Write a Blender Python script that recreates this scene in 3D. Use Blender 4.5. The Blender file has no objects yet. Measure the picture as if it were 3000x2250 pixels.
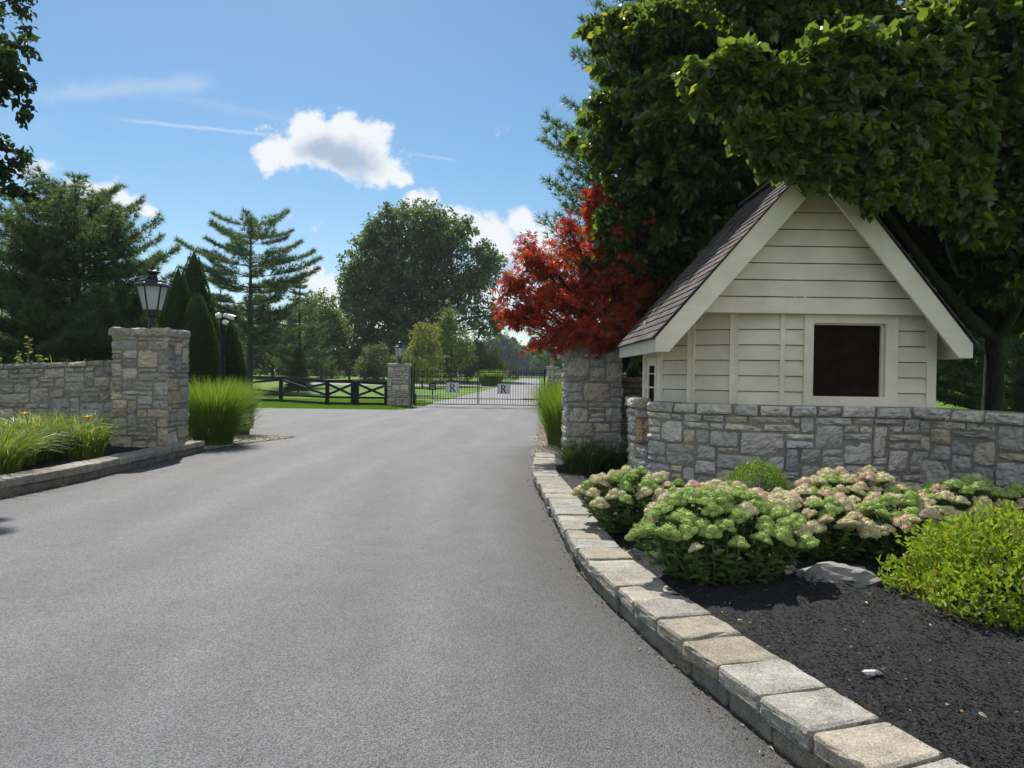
import bpy, bmesh, math, random
import numpy as np
from mathutils import Vector, Matrix

R = math.radians
random.seed(11)
rng = np.random.default_rng(11)
C = bpy.context.scene.collection
SC = bpy.context.scene

# ------------------------------------------------------------------ camera
EYE, FPX, ROLL = 1.6, 2080.0, R(0.8)
PITCH = math.atan(26.4 / FPX)
right = Vector((1, 0, 0)); fwd = Vector((0, math.cos(PITCH), -math.sin(PITCH)))
up = right.cross(fwd).normalized()
cr = right * math.cos(ROLL) + up * math.sin(ROLL)
cu = up * math.cos(ROLL) - right * math.sin(ROLL)
cam_data = bpy.data.cameras.new('camera')
cam_data.sensor_width = 36.0
cam_data.lens = 36.0 * FPX / 3000.0
cam_data.clip_start = 0.05
cam_data.clip_end = 3000
cam = bpy.data.objects.new('camera', cam_data)
mw = Matrix.Identity(4)
for i, ax in enumerate((cr, cu, -fwd)):
    for j in range(3):
        mw[j][i] = ax[j]
mw.translation = (0, 0, EYE)
cam.matrix_world = mw
C.objects.link(cam)
SC.camera = cam

# ------------------------------------------------------------------ light and exposure
SUN_AZ, SUN_EL = R(-20), R(52)          # azimuth from +Y, negative = to the left
sun_dir = Vector((math.sin(SUN_AZ) * math.cos(SUN_EL), math.cos(SUN_AZ) * math.cos(SUN_EL), math.sin(SUN_EL)))
sd = bpy.data.lights.new('sun', 'SUN')
sd.energy = 5.0
sd.angle = R(0.53)
sd.color = (1.0, 0.955, 0.88)
so = bpy.data.objects.new('sun', sd)
so.rotation_euler = (-sun_dir).to_track_quat('-Z', 'Y').to_euler()
so.location = (0, 0, 30)
C.objects.link(so)
SC.view_settings.view_transform = 'Standard'
SC.view_settings.look = 'None'
SC.view_settings.exposure = 0.42
SC.view_settings.gamma = 1.0
SKY_STRENGTH = 0.098

def pxdir(px, py):
    dx, dy = px - 1500.0, py - 1125.0
    return (fwd + cr * (dx / FPX) - cu * (dy / FPX))

def at(px, py, Y):
    """world point at depth Y seen at photo pixel (3000 x 2250)"""
    d = pxdir(px, py)
    return Vector((0, 0, EYE)) + d * (Y / d.y)

def hgt(y):
    return 0.0 if y < 45 else (0.016 * (y - 45) if y < 107 else 0.992)

def gnd(px, py, z=None):
    d = pxdir(px, py)
    lo, hi = 0.5, 600.0
    for _ in range(60):
        m = (lo + hi) / 2
        zz = EYE + d.z / d.y * m
        if zz > (hgt(m) if z is None else z): lo = m
        else: hi = m
    return at(px, py, lo)

# ------------------------------------------------------------------ node helper
class E:
    def __init__(s, nt, sock): s.nt, s.k = nt, sock
    def _b(s, o, op, rev=False):
        n = s.nt.nodes.new('ShaderNodeMath'); n.operation = op
        a, b = (o, s) if rev else (s, o)
        for i, q in enumerate((a, b)):
            if isinstance(q, E): s.nt.links.new(q.k, n.inputs[i])
            else: n.inputs[i].default_value = q
        return E(s.nt, n.outputs[0])
    def __add__(s, o): return s._b(o, 'ADD')
    __radd__ = __add__
    def __sub__(s, o): return s._b(o, 'SUBTRACT')
    def __rsub__(s, o): return s._b(o, 'SUBTRACT', True)
    def __mul__(s, o): return s._b(o, 'MULTIPLY')
    __rmul__ = __mul__
    def __truediv__(s, o): return s._b(o, 'DIVIDE')
    def max(s, o): return s._b(o, 'MAXIMUM')
    def min(s, o): return s._b(o, 'MINIMUM')
    def pow(s, o): return s._b(o, 'POWER')
    def smooth(s, a, b, to0=0.0, to1=1.0):
        n = s.nt.nodes.new('ShaderNodeMapRange'); n.interpolation_type = 'SMOOTHSTEP'
        s.nt.links.new(s.k, n.inputs[0])
        n.inputs[1].default_value = a; n.inputs[2].default_value = b
        n.inputs[3].default_value = to0; n.inputs[4].default_value = to1
        return E(s.nt, n.outputs[0])

def node(nt, typ, ins=None, **props):
    n = nt.nodes.new(typ)
    for k, v in props.items(): setattr(n, k, v)
    for k, v in (ins or {}).items():
        s = n.inputs[k]
        if isinstance(v, E): nt.links.new(v.k, s)
        elif isinstance(v, bpy.types.NodeSocket): nt.links.new(v, s)
        else: s.default_value = v
    return n

def mixc(nt, fac, a, b, blend='MIX'):
    n = nt.nodes.new('ShaderNodeMix'); n.data_type = 'RGBA'; n.blend_type = blend
    for idx, v in ((0, fac), (6, a), (7, b)):
        s = n.inputs[idx]
        if isinstance(v, E): nt.links.new(v.k, s)
        elif isinstance(v, bpy.types.NodeSocket): nt.links.new(v, s)
        elif idx == 0: s.default_value = v
        else: s.default_value = (*v, 1) if len(v) == 3 else v
    return n.outputs[2]

# ------------------------------------------------------------------ sky
def build_world():
    w = bpy.data.worlds.new('World'); SC.world = w; w.use_nodes = True
    nt = w.node_tree; nt.nodes.clear()
    out = nt.nodes.new('ShaderNodeOutputWorld')
    bg = nt.nodes.new('ShaderNodeBackground'); bg.inputs[1].default_value = SKY_STRENGTH
    nt.links.new(bg.outputs[0], out.inputs[0])
    sky = nt.nodes.new('ShaderNodeTexSky'); sky.sky_type = 'NISHITA'; sky.sun_disc = False
    sky.sun_elevation = SUN_EL; sky.sun_rotation = SUN_AZ
    sky.altitude = 200; sky.air_density = 1.0; sky.dust_density = 0.35; sky.ozone_density = 1.5
    tc = nt.nodes.new('ShaderNodeTexCoord')
    sep = nt.nodes.new('ShaderNodeSeparateXYZ'); nt.links.new(tc.outputs['Generated'], sep.inputs[0])
    x, y, z = (E(nt, sep.outputs[i]) for i in range(3))
    yy = y.max(0.08)
    a, b = x / yy, z / yy
    com = nt.nodes.new('ShaderNodeCombineXYZ')
    nt.links.new(a.k, com.inputs[0]); nt.links.new(b.k, com.inputs[1])
    def noise(scale, detail, rough, off=0.0, dist=0.0):
        mp = node(nt, 'ShaderNodeMapping', {0: com.outputs[0], 1: (off, off * 1.7, off * .3)})
        n = node(nt, 'ShaderNodeTexNoise', {'Vector': mp.outputs[0], 'Scale': scale, 'Detail': detail, 'Roughness': rough, 'Distortion': dist})
        return n
    warp = noise(11, 4, .55)
    sub = node(nt, 'ShaderNodeVectorMath', {0: warp.outputs['Color'], 1: (.5, .5, .5)}, operation='SUBTRACT')
    scl = node(nt, 'ShaderNodeVectorMath', {0: sub.outputs[0], 3: .05}, operation='SCALE')
    wv = node(nt, 'ShaderNodeVectorMath', {0: com.outputs[0], 1: scl.outputs[0]}, operation='ADD')
    def field(blobs):
        f = None
        for (px, py, rx, ry) in blobs:
            d = pxdir(px, py); ca, cb = d.x / d.y, d.z / d.y
            s1 = node(nt, 'ShaderNodeVectorMath', {0: wv.outputs[0], 1: (ca, cb, 0)}, operation='SUBTRACT')
            s2 = node(nt, 'ShaderNodeVectorMath', {0: s1.outputs[0], 1: (FPX / rx, FPX / ry, 0)}, operation='MULTIPLY')
            s3 = node(nt, 'ShaderNodeVectorMath', {0: s2.outputs[0]}, operation='LENGTH')
            q = 1.0 - E(nt, s3.outputs['Value'])
            f = q if f is None else f.max(q)
        return f
    fb = E(nt, noise(30, 10, .64, 3.0).outputs[0]) - .5
    fb2 = E(nt, noise(9, 6, .6, 7.0).outputs[0]) - .5
    cum = [(905, 395, 95, 95), (1000, 390, 95, 80), (1085, 425, 90, 85), (960, 465, 175, 75), (840, 445, 75, 75),
           (1110, 480, 95, 60), (1175, 505, 55, 40), (788, 460, 38, 62),
           (300, 570, 85, 50), (375, 595, 70, 42), (425, 618, 38, 22), (230, 545, 70, 30),
           (1245, 600, 66, 54), (1330, 645, 85, 58), (1400, 680, 85, 62), (1440, 725, 95, 78),
           (1535, 660, 55, 62), (1575, 700, 75, 90), (1500, 765, 110, 80), (1480, 860, 150, 70),
           (925, 800, 42, 40), (960, 850, 62, 50), (935, 885, 75, 45),
           (1600, 930, 90, 40)]
    d = field(cum)
    dd = d + fb * 1.7 + fb2 * .5
    alpha = dd.smooth(-0.02, 0.5)
    faint = (field([(100, 500, 80, 40), (1480, 850, 260, 150)]) + fb * 1.9 + fb2 * .6).smooth(0.05, .9) * .7
    wisp = (field([(850, 625, 60, 30), (920, 655, 40, 28), (1475, 395, 60, 24), (990, 308, 55, 30), (780, 362, 60, 28), (770, 460, 50, 90), (1190, 470, 50, 60), (640, 1000, 10, 10)]) + (E(nt, noise(60, 8, .7, 5.0).outputs[0]) - .5) * 4.2).smooth(.55, 1.7) * .75
    # grey thick bases
    core = (field([(1010, 460, 140, 62), (940, 445, 90, 60), (1470, 800, 90, 50), (340, 635, 70, 20)]) + fb * 1.0 + fb2 * .5).smooth(-.15, .75)
    # contrail and cirrus streaks
    def streak(p, q, wpx, scale):
        d0, d1 = pxdir(*p), pxdir(*q)
        p0 = Vector((d0.x / d0.y, d0.z / d0.y)); p1 = Vector((d1.x / d1.y, d1.z / d1.y))
        t = (p1 - p0); L = t.length; t /= L
        n_ = Vector((-t.y, t.x))
        u = (a - p0.x) * t.x + (b - p0.y) * t.y
        v = (a - p0.x) * n_.x + (b - p0.y) * n_.y + fb * (wpx / FPX * 1.6)
        va = (v * v).pow(.5)
        return va.smooth(0, wpx / FPX, 1, 0) * (u / L).smooth(-.05, .35) * (u / L).smooth(.92, 1.05, 1, 0) * scale
    st = streak((300, 345), (800, 396), 9, .32).max(streak((1180, 445), (1330, 470), 7, .2)).max(streak((30, 285), (620, 240), 42, .22)).max(streak((330, 250), (1150, 410), 22, .10))
    big = (E(nt, noise(3.0, 6, .55, 1.3, .6).outputs[0])).smooth(.5, .85) * .13
    front = y.smooth(.05, .2)
    total = (alpha.max(st).max(wisp).max(faint * (1.0 - alpha)).max(big)) * front
    ccol = mixc(nt, core, (6.9, 7.2, 7.6), (3.5, 4.2, 5.3))
    hz = node(nt, 'ShaderNodeHueSaturation', {'Hue': .492, 'Saturation': 1.2, 'Value': .88, 'Color': sky.outputs[0]})
    fin = mixc(nt, total, hz.outputs[0], ccol)
    # cloud bank added behind the camera, out of view, to brighten camera-facing surfaces
    rn = node(nt, 'ShaderNodeTexNoise', {'Vector': tc.outputs['Generated'], 'Scale': 3.4, 'Detail': 7, 'Roughness': .58})
    rear_fill = E(nt, rn.outputs[0]).smooth(.40, .58) * y.smooth(-.25, .02, 1.0, 0.0) * z.smooth(.0, .08)
    fin = mixc(nt, rear_fill, fin, (8.6, 8.6, 8.6))
    nt.links.new(fin, bg.inputs[0])
build_world()

# ------------------------------------------------------------------ materials
def new_mat(name):
    m = bpy.data.materials.new(name); m.use_nodes = True
    nt = m.node_tree
    return m, nt, nt.nodes['Principled BSDF'], nt.nodes['Material Output']

def coords(nt, obj=True):
    tc = nt.nodes.new('ShaderNodeTexCoord')
    return tc.outputs['Object']

def worldpos(nt):
    return nt.nodes.new('ShaderNodeNewGeometry').outputs['Position']

def plain(name, col, rough=.5, metal=0.0, spec=.5, bump=0.0, bscale=40, var=0.0):
    m, nt, b, o = new_mat(name)
    b.inputs['Base Color'].default_value = (*col, 1)
    b.inputs['Roughness'].default_value = rough
    b.inputs['Metallic'].default_value = metal
    b.inputs['Specular IOR Level'].default_value = spec
    if bump or var:
        n = node(nt, 'ShaderNodeTexNoise', {'Vector': worldpos(nt), 'Scale': bscale, 'Detail': 5})
        if var:
            dark = tuple(c * (1 - var) for c in col); lite = tuple(min(1, c * (1 + var)) for c in col)
            nt.links.new(mixc(nt, E(nt, n.outputs[0]).smooth(.3, .7), dark, lite), b.inputs['Base Color'])
        if bump:
            bp = node(nt, 'ShaderNodeBump', {'Strength': bump, 'Distance': .01, 'Height': n.outputs[0]})
            nt.links.new(bp.outputs[0], b.inputs['Normal'])
    return m

def leaf_mat(name, c1, c2, c3=None, trans=.4, rough=.45, spec=.4, tboost=(1.25, 1.35, .7)):
    """col.r mixes c1..c2, a few leaves (col.g high) take c3"""
    m, nt, b, o = new_mat(name)
    at_ = node(nt, 'ShaderNodeAttribute', attribute_name='col')
    sp = node(nt, 'ShaderNodeSeparateColor', {0: at_.outputs['Color']})
    c = mixc(nt, sp.outputs[0], c1, c2)
    if c3: c = mixc(nt, E(nt, sp.outputs[1]).smooth(.88, .96), c, c3)
    nt.links.new(c, b.inputs['Base Color'])
    b.inputs['Roughness'].default_value = rough
    b.inputs['Specular IOR Level'].default_value = spec
    tc = mixc(nt, 1.0, c, tboost, 'MULTIPLY')
    tr = node(nt, 'ShaderNodeBsdfTranslucent', {0: tc})
    mx = node(nt, 'ShaderNodeMixShader', {0: trans, 1: b.outputs[0], 2: tr.outputs[0]})
    nt.links.new(mx.outputs[0], o.inputs[0])
    return m

def stone_mat(name, grain=1.0):
    m, nt, b, o = new_mat(name)
    at_ = node(nt, 'ShaderNodeAttribute', attribute_name='col')
    p = worldpos(nt)
    n1 = node(nt, 'ShaderNodeTexNoise', {'Vector': p, 'Scale': 9, 'Detail': 6, 'Roughness': .6})
    n2 = node(nt, 'ShaderNodeTexNoise', {'Vector': p, 'Scale': 60, 'Detail': 5, 'Roughness': .65})
    st = node(nt, 'ShaderNodeMapping', {0: p, 3: (4, 4, 26)})
    n3 = node(nt, 'ShaderNodeTexNoise', {'Vector': st.outputs[0], 'Scale': 1.6, 'Detail': 6, 'Roughness': .6})
    f = E(nt, n1.outputs[0]) * .5 + E(nt, n2.outputs[0]) * .3 + E(nt, n3.outputs[0]) * .3
    k = f.smooth(.3, .8, .62, 1.28)
    cc = node(nt, 'ShaderNodeVectorMath', {0: at_.outputs['Color'], 3: k}, operation='SCALE')
    nt.links.new(cc.outputs[0], b.inputs['Base Color'])
    b.inputs['Roughness'].default_value = .9
    b.inputs['Specular IOR Level'].default_value = .2
    bp = node(nt, 'ShaderNodeBump', {'Strength': .6 * grain, 'Distance': .02, 'Height': f})
    nt.links.new(bp.outputs[0], b.inputs['Normal'])
    return m

def bark_mat(name, col):
    m, nt, b, o = new_mat(name)
    mp = node(nt, 'ShaderNodeMapping', {0: worldpos(nt), 3: (14, 14, 3)})
    n = node(nt, 'ShaderNodeTexNoise', {'Vector': mp.outputs[0], 'Scale': 2, 'Detail': 6})
    nt.links.new(mixc(nt, E(nt, n.outputs[0]).smooth(.35, .7), tuple(c * .5 for c in col), tuple(c * 1.3 for c in col)), b.inputs['Base Color'])
    b.inputs['Roughness'].default_value = .95
    bp = node(nt, 'ShaderNodeBump', {'Strength': .9, 'Distance': .02, 'Height': n.outputs[0]})
    nt.links.new(bp.outputs[0], b.inputs['Normal'])
    return m

def asphalt_mat(name, base, speck=1.0):
    m, nt, b, o = new_mat(name)
    p = worldpos(nt)
    at_ = node(nt, 'ShaderNodeAttribute', attribute_name='col')
    sp = node(nt, 'ShaderNodeSeparateColor', {0: at_.outputs['Color']})
    edge = E(nt, sp.outputs[0])
    v = node(nt, 'ShaderNodeTexVoronoi', {'Vector': p, 'Scale': 165}); v.feature = 'F1'
    vs = node(nt, 'ShaderNodeSeparateColor', {0: v.outputs['Color']})
    n = node(nt, 'ShaderNodeTexNoise', {'Vector': p, 'Scale': 170, 'Detail': 3, 'Roughness': .7})
    mp = node(nt, 'ShaderNodeMapping', {0: p, 3: (1.1, .22, 1), 2: (0, 0, R(-4))})
    big = node(nt, 'ShaderNodeTexNoise', {'Vector': mp.outputs[0], 'Scale': 1.1, 'Detail': 4, 'Roughness': .55})
    mid = node(nt, 'ShaderNodeTexNoise', {'Vector': p, 'Scale': 3.2, 'Detail': 5, 'Roughness': .6})
    cell = E(nt, vs.outputs[0])
    k = (cell - .5) * (1.25 * speck) + (E(nt, n.outputs[0]) - .5) * (1.1 * speck) + 1.0
    k = k * (E(nt, big.outputs[0]).smooth(.3, .7, .86, 1.12)) * (E(nt, mid.outputs[0]).smooth(.3, .7, .93, 1.07))
    k = k.max(.18) * (E(nt, sp.outputs[1]) * .13 + .95)
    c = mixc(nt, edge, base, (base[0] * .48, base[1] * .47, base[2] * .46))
    cc = node(nt, 'ShaderNodeVectorMath', {0: c, 3: k}, operation='SCALE')
    nt.links.new(cc.outputs[0], b.inputs['Base Color'])
    b.inputs['Roughness'].default_value = .72
    b.inputs['Specular IOR Level'].default_value = .45
    bp = node(nt, 'ShaderNodeBump', {'Strength': .35, 'Distance': .004, 'Height': (E(nt, v.outputs['Distance']) * -60.0 + E(nt, n.outputs[0]))})
    nt.links.new(bp.outputs[0], b.inputs['Normal'])
    return m

def concrete_mat(name):
    m, nt, b, o = new_mat(name)
    p = worldpos(nt)
    at_ = node(nt, 'ShaderNodeAttribute', attribute_name='col')
    v = node(nt, 'ShaderNodeTexVoronoi', {'Vector': p, 'Scale': 150})
    vs = node(nt, 'ShaderNodeSeparateColor', {0: v.outputs['Color']})
    n = node(nt, 'ShaderNodeTexNoise', {'Vector': p, 'Scale': 7, 'Detail': 6, 'Roughness': .65})
    n2 = node(nt, 'ShaderNodeTexNoise', {'Vector': p, 'Scale': 120, 'Detail': 3})
    k = (E(nt, vs.outputs[0]) - .5) * .55 + (E(nt, n2.outputs[0]) - .5) * .6 + E(nt, n.outputs[0]).smooth(.3, .75, .72, 1.15)
    cc = node(nt, 'ShaderNodeVectorMath', {0: at_.outputs['Color'], 3: k}, operation='SCALE')
    nt.links.new(cc.outputs[0], b.inputs['Base Color'])
    b.inputs['Roughness'].default_value = .9
    b.inputs['Specular IOR Level'].default_value = .2
    bp = node(nt, 'ShaderNodeBump', {'Strength': .6, 'Distance': .006, 'Height': (E(nt, n2.outputs[0]) + E(nt, vs.outputs[0]) * .5)})
    nt.links.new(bp.outputs[0], b.inputs['Normal'])
    return m

def siding_mat(name, col):
    m, nt, b, o = new_mat(name)
    p = worldpos(nt)
    mp = node(nt, 'ShaderNodeMapping', {0: p, 3: (2.2, 2.2, 34)})
    n = node(nt, 'ShaderNodeTexNoise', {'Vector': mp.outputs[0], 'Scale': 2.5, 'Detail': 6, 'Roughness': .6, 'Distortion': .6})
    n2 = node(nt, 'ShaderNodeTexNoise', {'Vector': p, 'Scale': 2.2, 'Detail': 4})
    at_ = node(nt, 'ShaderNodeAttribute', attribute_name='col')
    sp = node(nt, 'ShaderNodeSeparateColor', {0: at_.outputs['Color']})
    k = E(nt, n2.outputs[0]).smooth(.3, .7, .87, 1.05) * E(nt, n.outputs[0]).smooth(.25, .75, .94, 1.04) * (E(nt, sp.outputs[0]) * .12 + .94)
    cc = node(nt, 'ShaderNodeVectorMath', {0: (*col,), 3: k}, operation='SCALE')
    nt.links.new(cc.outputs[0], b.inputs['Base Color'])
    b.inputs['Roughness'].default_value = .6
    bp = node(nt, 'ShaderNodeBump', {'Strength': .28, 'Distance': .006, 'Height': n.outputs[0]})
    nt.links.new(bp.outputs[0], b.inputs['Normal'])
    return m

def col_mat(name, rough=.85, spec=.25, noise=20, amt=.25, bump=.3):
    m, nt, b, o = new_mat(name)
    p = worldpos(nt)
    at_ = node(nt, 'ShaderNodeAttribute', attribute_name='col')
    n = node(nt, 'ShaderNodeTexNoise', {'Vector': p, 'Scale': noise, 'Detail': 5, 'Roughness': .65})
    k = E(nt, n.outputs[0]).smooth(.25, .75, 1 - amt, 1 + amt)
    cc = node(nt, 'ShaderNodeVectorMath', {0: at_.outputs['Color'], 3: k}, operation='SCALE')
    nt.links.new(cc.outputs[0], b.inputs['Base Color'])
    b.inputs['Roughness'].default_value = rough
    b.inputs['Specular IOR Level'].default_value = spec
    if bump:
        bp = node(nt, 'ShaderNodeBump', {'Strength': bump, 'Distance': .01, 'Height': n.outputs[0]})
        nt.links.new(bp.outputs[0], b.inputs['Normal'])
    return m

def lawn_mat(name):
    m, nt, b, o = new_mat(name)
    p = worldpos(nt)
    n = node(nt, 'ShaderNodeTexNoise', {'Vector': p, 'Scale': .35, 'Detail': 6, 'Roughness': .6})
    n2 = node(nt, 'ShaderNodeTexNoise', {'Vector': p, 'Scale': 14, 'Detail': 6, 'Roughness': .7})
    c = mixc(nt, E(nt, n.outputs[0]).smooth(.35, .65), (.085, .17, .018), (.14, .24, .025))
    c = mixc(nt, E(nt, n2.outputs[0]).smooth(.35, .7), c, (.05, .11, .012))
    nt.links.new(c, b.inputs['Base Color'])
    b.inputs['Roughness'].default_value = .8
    b.inputs['Specular IOR Level'].default_value = .1
    bp = node(nt, 'ShaderNodeBump', {'Strength': .8, 'Distance': .04, 'Height': n2.outputs[0]})
    nt.links.new(bp.outputs[0], b.inputs['Normal'])
    return m

def soil_mat(name, c1, c2, scale=45):
    m, nt, b, o = new_mat(name)
    p = worldpos(nt)
    n = node(nt, 'ShaderNodeTexNoise', {'Vector': p, 'Scale': scale, 'Detail': 6, 'Roughness': .7, 'Distortion': 1.0})
    nt.links.new(mixc(nt, E(nt, n.outputs[0]).smooth(.35, .7), c1, c2), b.inputs['Base Color'])
    b.inputs['Roughness'].default_value = .85
    bp = node(nt, 'ShaderNodeBump', {'Strength': 1.0, 'Distance': .02, 'Height': n.outputs[0]})
    nt.links.new(bp.outputs[0], b.inputs['Normal'])
    return m

MT = {}
MT['asphalt'] = asphalt_mat('asphalt', (.124, .125, .128), 1.0)
MT['drive'] = asphalt_mat('pale_asphalt', (.19, .187, .185), .3)
MT['lawn'] = lawn_mat('lawn_turf')
MT['mulch'] = soil_mat('black_mulch', (.004, .004, .005), (.018, .017, .018))
MT['chip'] = col_mat('mulch_chips', .5, .45, 60, .3, 0)
MT['gravel'] = soil_mat('gravel_base', (.10, .085, .06), (.26, .23, .17), 30)
MT['pebble'] = col_mat('pebbles', .8, .3, 30, .2, 0)
MT['stone'] = stone_mat('rock_face_stone')
MT['mortar'] = plain('mortar', (.24, .225, .20), .95, 0, .1, .6, 50, .25)
MT['concrete'] = concrete_mat('concrete_block')
MT['siding'] = siding_mat('cream_siding', (.69, .64, .525))
MT['trim'] = siding_mat('cream_trim', (.73, .68, .56))
MT['shingle'] = col_mat('shingles', .9, .2, 130, .35, .5)
MT['panel'] = plain('dark_brown_panel', (.016, .0100, .008), .85, 0, .06, .1, 8, .3)
MT['black'] = plain('black_paint', (.010, .010, .011), .6, 0, .2)
MT['blackwood'] = plain('black_fence_paint', (.008, .008, .010), .6, 0, .3, .2, 12, .3)
MT['iron'] = plain('black_iron', (.010, .010, .012), .4, 0, .5)
MT['plaque'] = plain('pale_plaque', (.70, .72, .74), .5, 0, .4, 0, 8, .06)
MT['navy'] = plain('dark_letter', (.010, .014, .03), .4)
MT['white'] = plain('white_plastic', (.72, .72, .72), .35)
MT['lens'] = plain('dark_lens', (.01, .01, .012), .1)
MT['bark'] = bark_mat('grey_brown_bark', (.07, .058, .048))
MT['bark_dark'] = bark_mat('dark_bark', (.035, .03, .027))
MT['boulder'] = stone_mat('granite', .8)
MT['steel'] = plain('pale_actuator', (.5, .52, .52), .4)
MT['roof_far'] = plain('pale_roof', (.42, .40, .37), .9, 0, .2, 0, 4, .15)
MT['wall_far'] = plain('far_house_wall', (.5, .42, .33), .9, 0, .2, 0, 4, .1)

def glass_mat():
    m, nt, b, o = new_mat('frosted_glass')
    b.inputs['Base Color'].default_value = (.75, .80, .82, 1)
    b.inputs['Roughness'].default_value = .2
    tr = node(nt, 'ShaderNodeBsdfTranslucent', {0: (.72, .77, .80, 1)})
    mx = node(nt, 'ShaderNodeMixShader', {0: .55, 1: b.outputs[0], 2: tr.outputs[0]})
    tp = node(nt, 'ShaderNodeBsdfTransparent')
    mx2 = node(nt, 'ShaderNodeMixShader', {0: .25, 1: mx.outputs[0], 2: tp.outputs[0]})
    nt.links.new(mx2.outputs[0], o.inputs[0])
    return m
MT['glass'] = glass_mat()

MT['linden'] = leaf_mat('linden_leaf', (.052, .098, .026), (.10, .155, .036), (.20, .22, .05), .58, .27, .8, (1.7, 1.6, .6))
MT['oak'] = leaf_mat('oak_leaf', (.065, .11, .04), (.11, .17, .05), (.16, .20, .07), .48, .40, .5)
MT['maple'] = leaf_mat('maple_leaf', (.085, .032, .02), (.52, .075, .030), (.20, .13, .03), .46, .40, .45, (1.8, 1.0, .7))
MT['pine'] = leaf_mat('pine_needles', (.06, .11, .055), (.11, .175, .07), (.17, .21, .09), .46, .5, .35, (1.1, 1.2, .7))
MT['spruce'] = leaf_mat('spruce_needles', (.04, .075, .02), (.08, .13, .03), None, .3, .5, .3)
MT['arbor'] = leaf_mat('arborvitae_spray', (.024, .052, .015), (.045, .088, .02), (.10, .15, .03), .35, .5, .3)
MT['bright'] = leaf_mat('bright_leaf', (.075, .125, .025), (.15, .21, .04), (.24, .25, .07), .45, .5, .3)
MT['yellowish'] = leaf_mat('yellow_green_leaf', (.14, .16, .045), (.25, .25, .08), (.34, .28, .10), .45, .5, .3)
MT['shrub'] = leaf_mat('shrub_leaf', (.07, .10, .035), (.13, .16, .05), (.2, .2, .07), .4, .5, .3)
MT['far'] = leaf_mat('far_leaf', (.05, .085, .04), (.085, .13, .055), None, .35, .6, .2)
MT['fardark'] = leaf_mat('far_conifer', (.025, .05, .035), (.045, .075, .045), None, .25, .6, .2)
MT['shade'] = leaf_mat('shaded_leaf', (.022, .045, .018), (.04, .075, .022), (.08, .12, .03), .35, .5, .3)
MT['miscanthus'] = leaf_mat('tall_grass_blade', (.085, .165, .02), (.18, .275, .034), (.28, .25, .09), .5, .45, .35)
MT['daylily'] = leaf_mat('daylily_blade', (.10, .15, .028), (.22, .27, .05), (.38, .32, .13), .45, .4, .4)
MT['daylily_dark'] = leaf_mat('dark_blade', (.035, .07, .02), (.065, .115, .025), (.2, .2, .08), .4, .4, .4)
MT['turf'] = leaf_mat('turf_blade', (.10, .19, .018), (.17, .28, .028), None, .45, .6, .15)
MT['sedum_leaf'] = leaf_mat('sedum_leaf', (.075, .145, .036), (.15, .235, .065), (.21, .28, .09), .3, .4, .45)
MT['floret_green'] = leaf_mat('green_floret', (.28, .40, .10), (.44, .54, .18), (.56, .58, .30), .2, .7, .1)
MT['floret_cream'] = leaf_mat('cream_floret', (.52, .48, .27), (.74, .68, .46), (.38, .43, .18), .2, .7, .1)
MT['floret_pink'] = leaf_mat('pink_floret', (.60, .43, .33), (.76, .63, .48), (.62, .58, .38), .2, .7, .1)
MT['spirea'] = leaf_mat('golden_spirea_leaf', (.15, .235, .022), (.32, .39, .05), (.30, .21, .07), .42, .45, .35)
MT['spirea_flower'] = plain('pink_flower', (.55, .30, .42), .8)
MT['boxwood'] = leaf_mat('boxwood_leaf', (.10, .19, .02), (.20, .31, .03), None, .4, .4, .4)
MT['yellow'] = plain('yellow_petal', (.80, .55, .03), .6)
MT['stem'] = plain('green_stem', (.09, .15, .045), .6)
MT['litter'] = col_mat('dry_leaf', .8, .2, 60, .2, 0)

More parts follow.
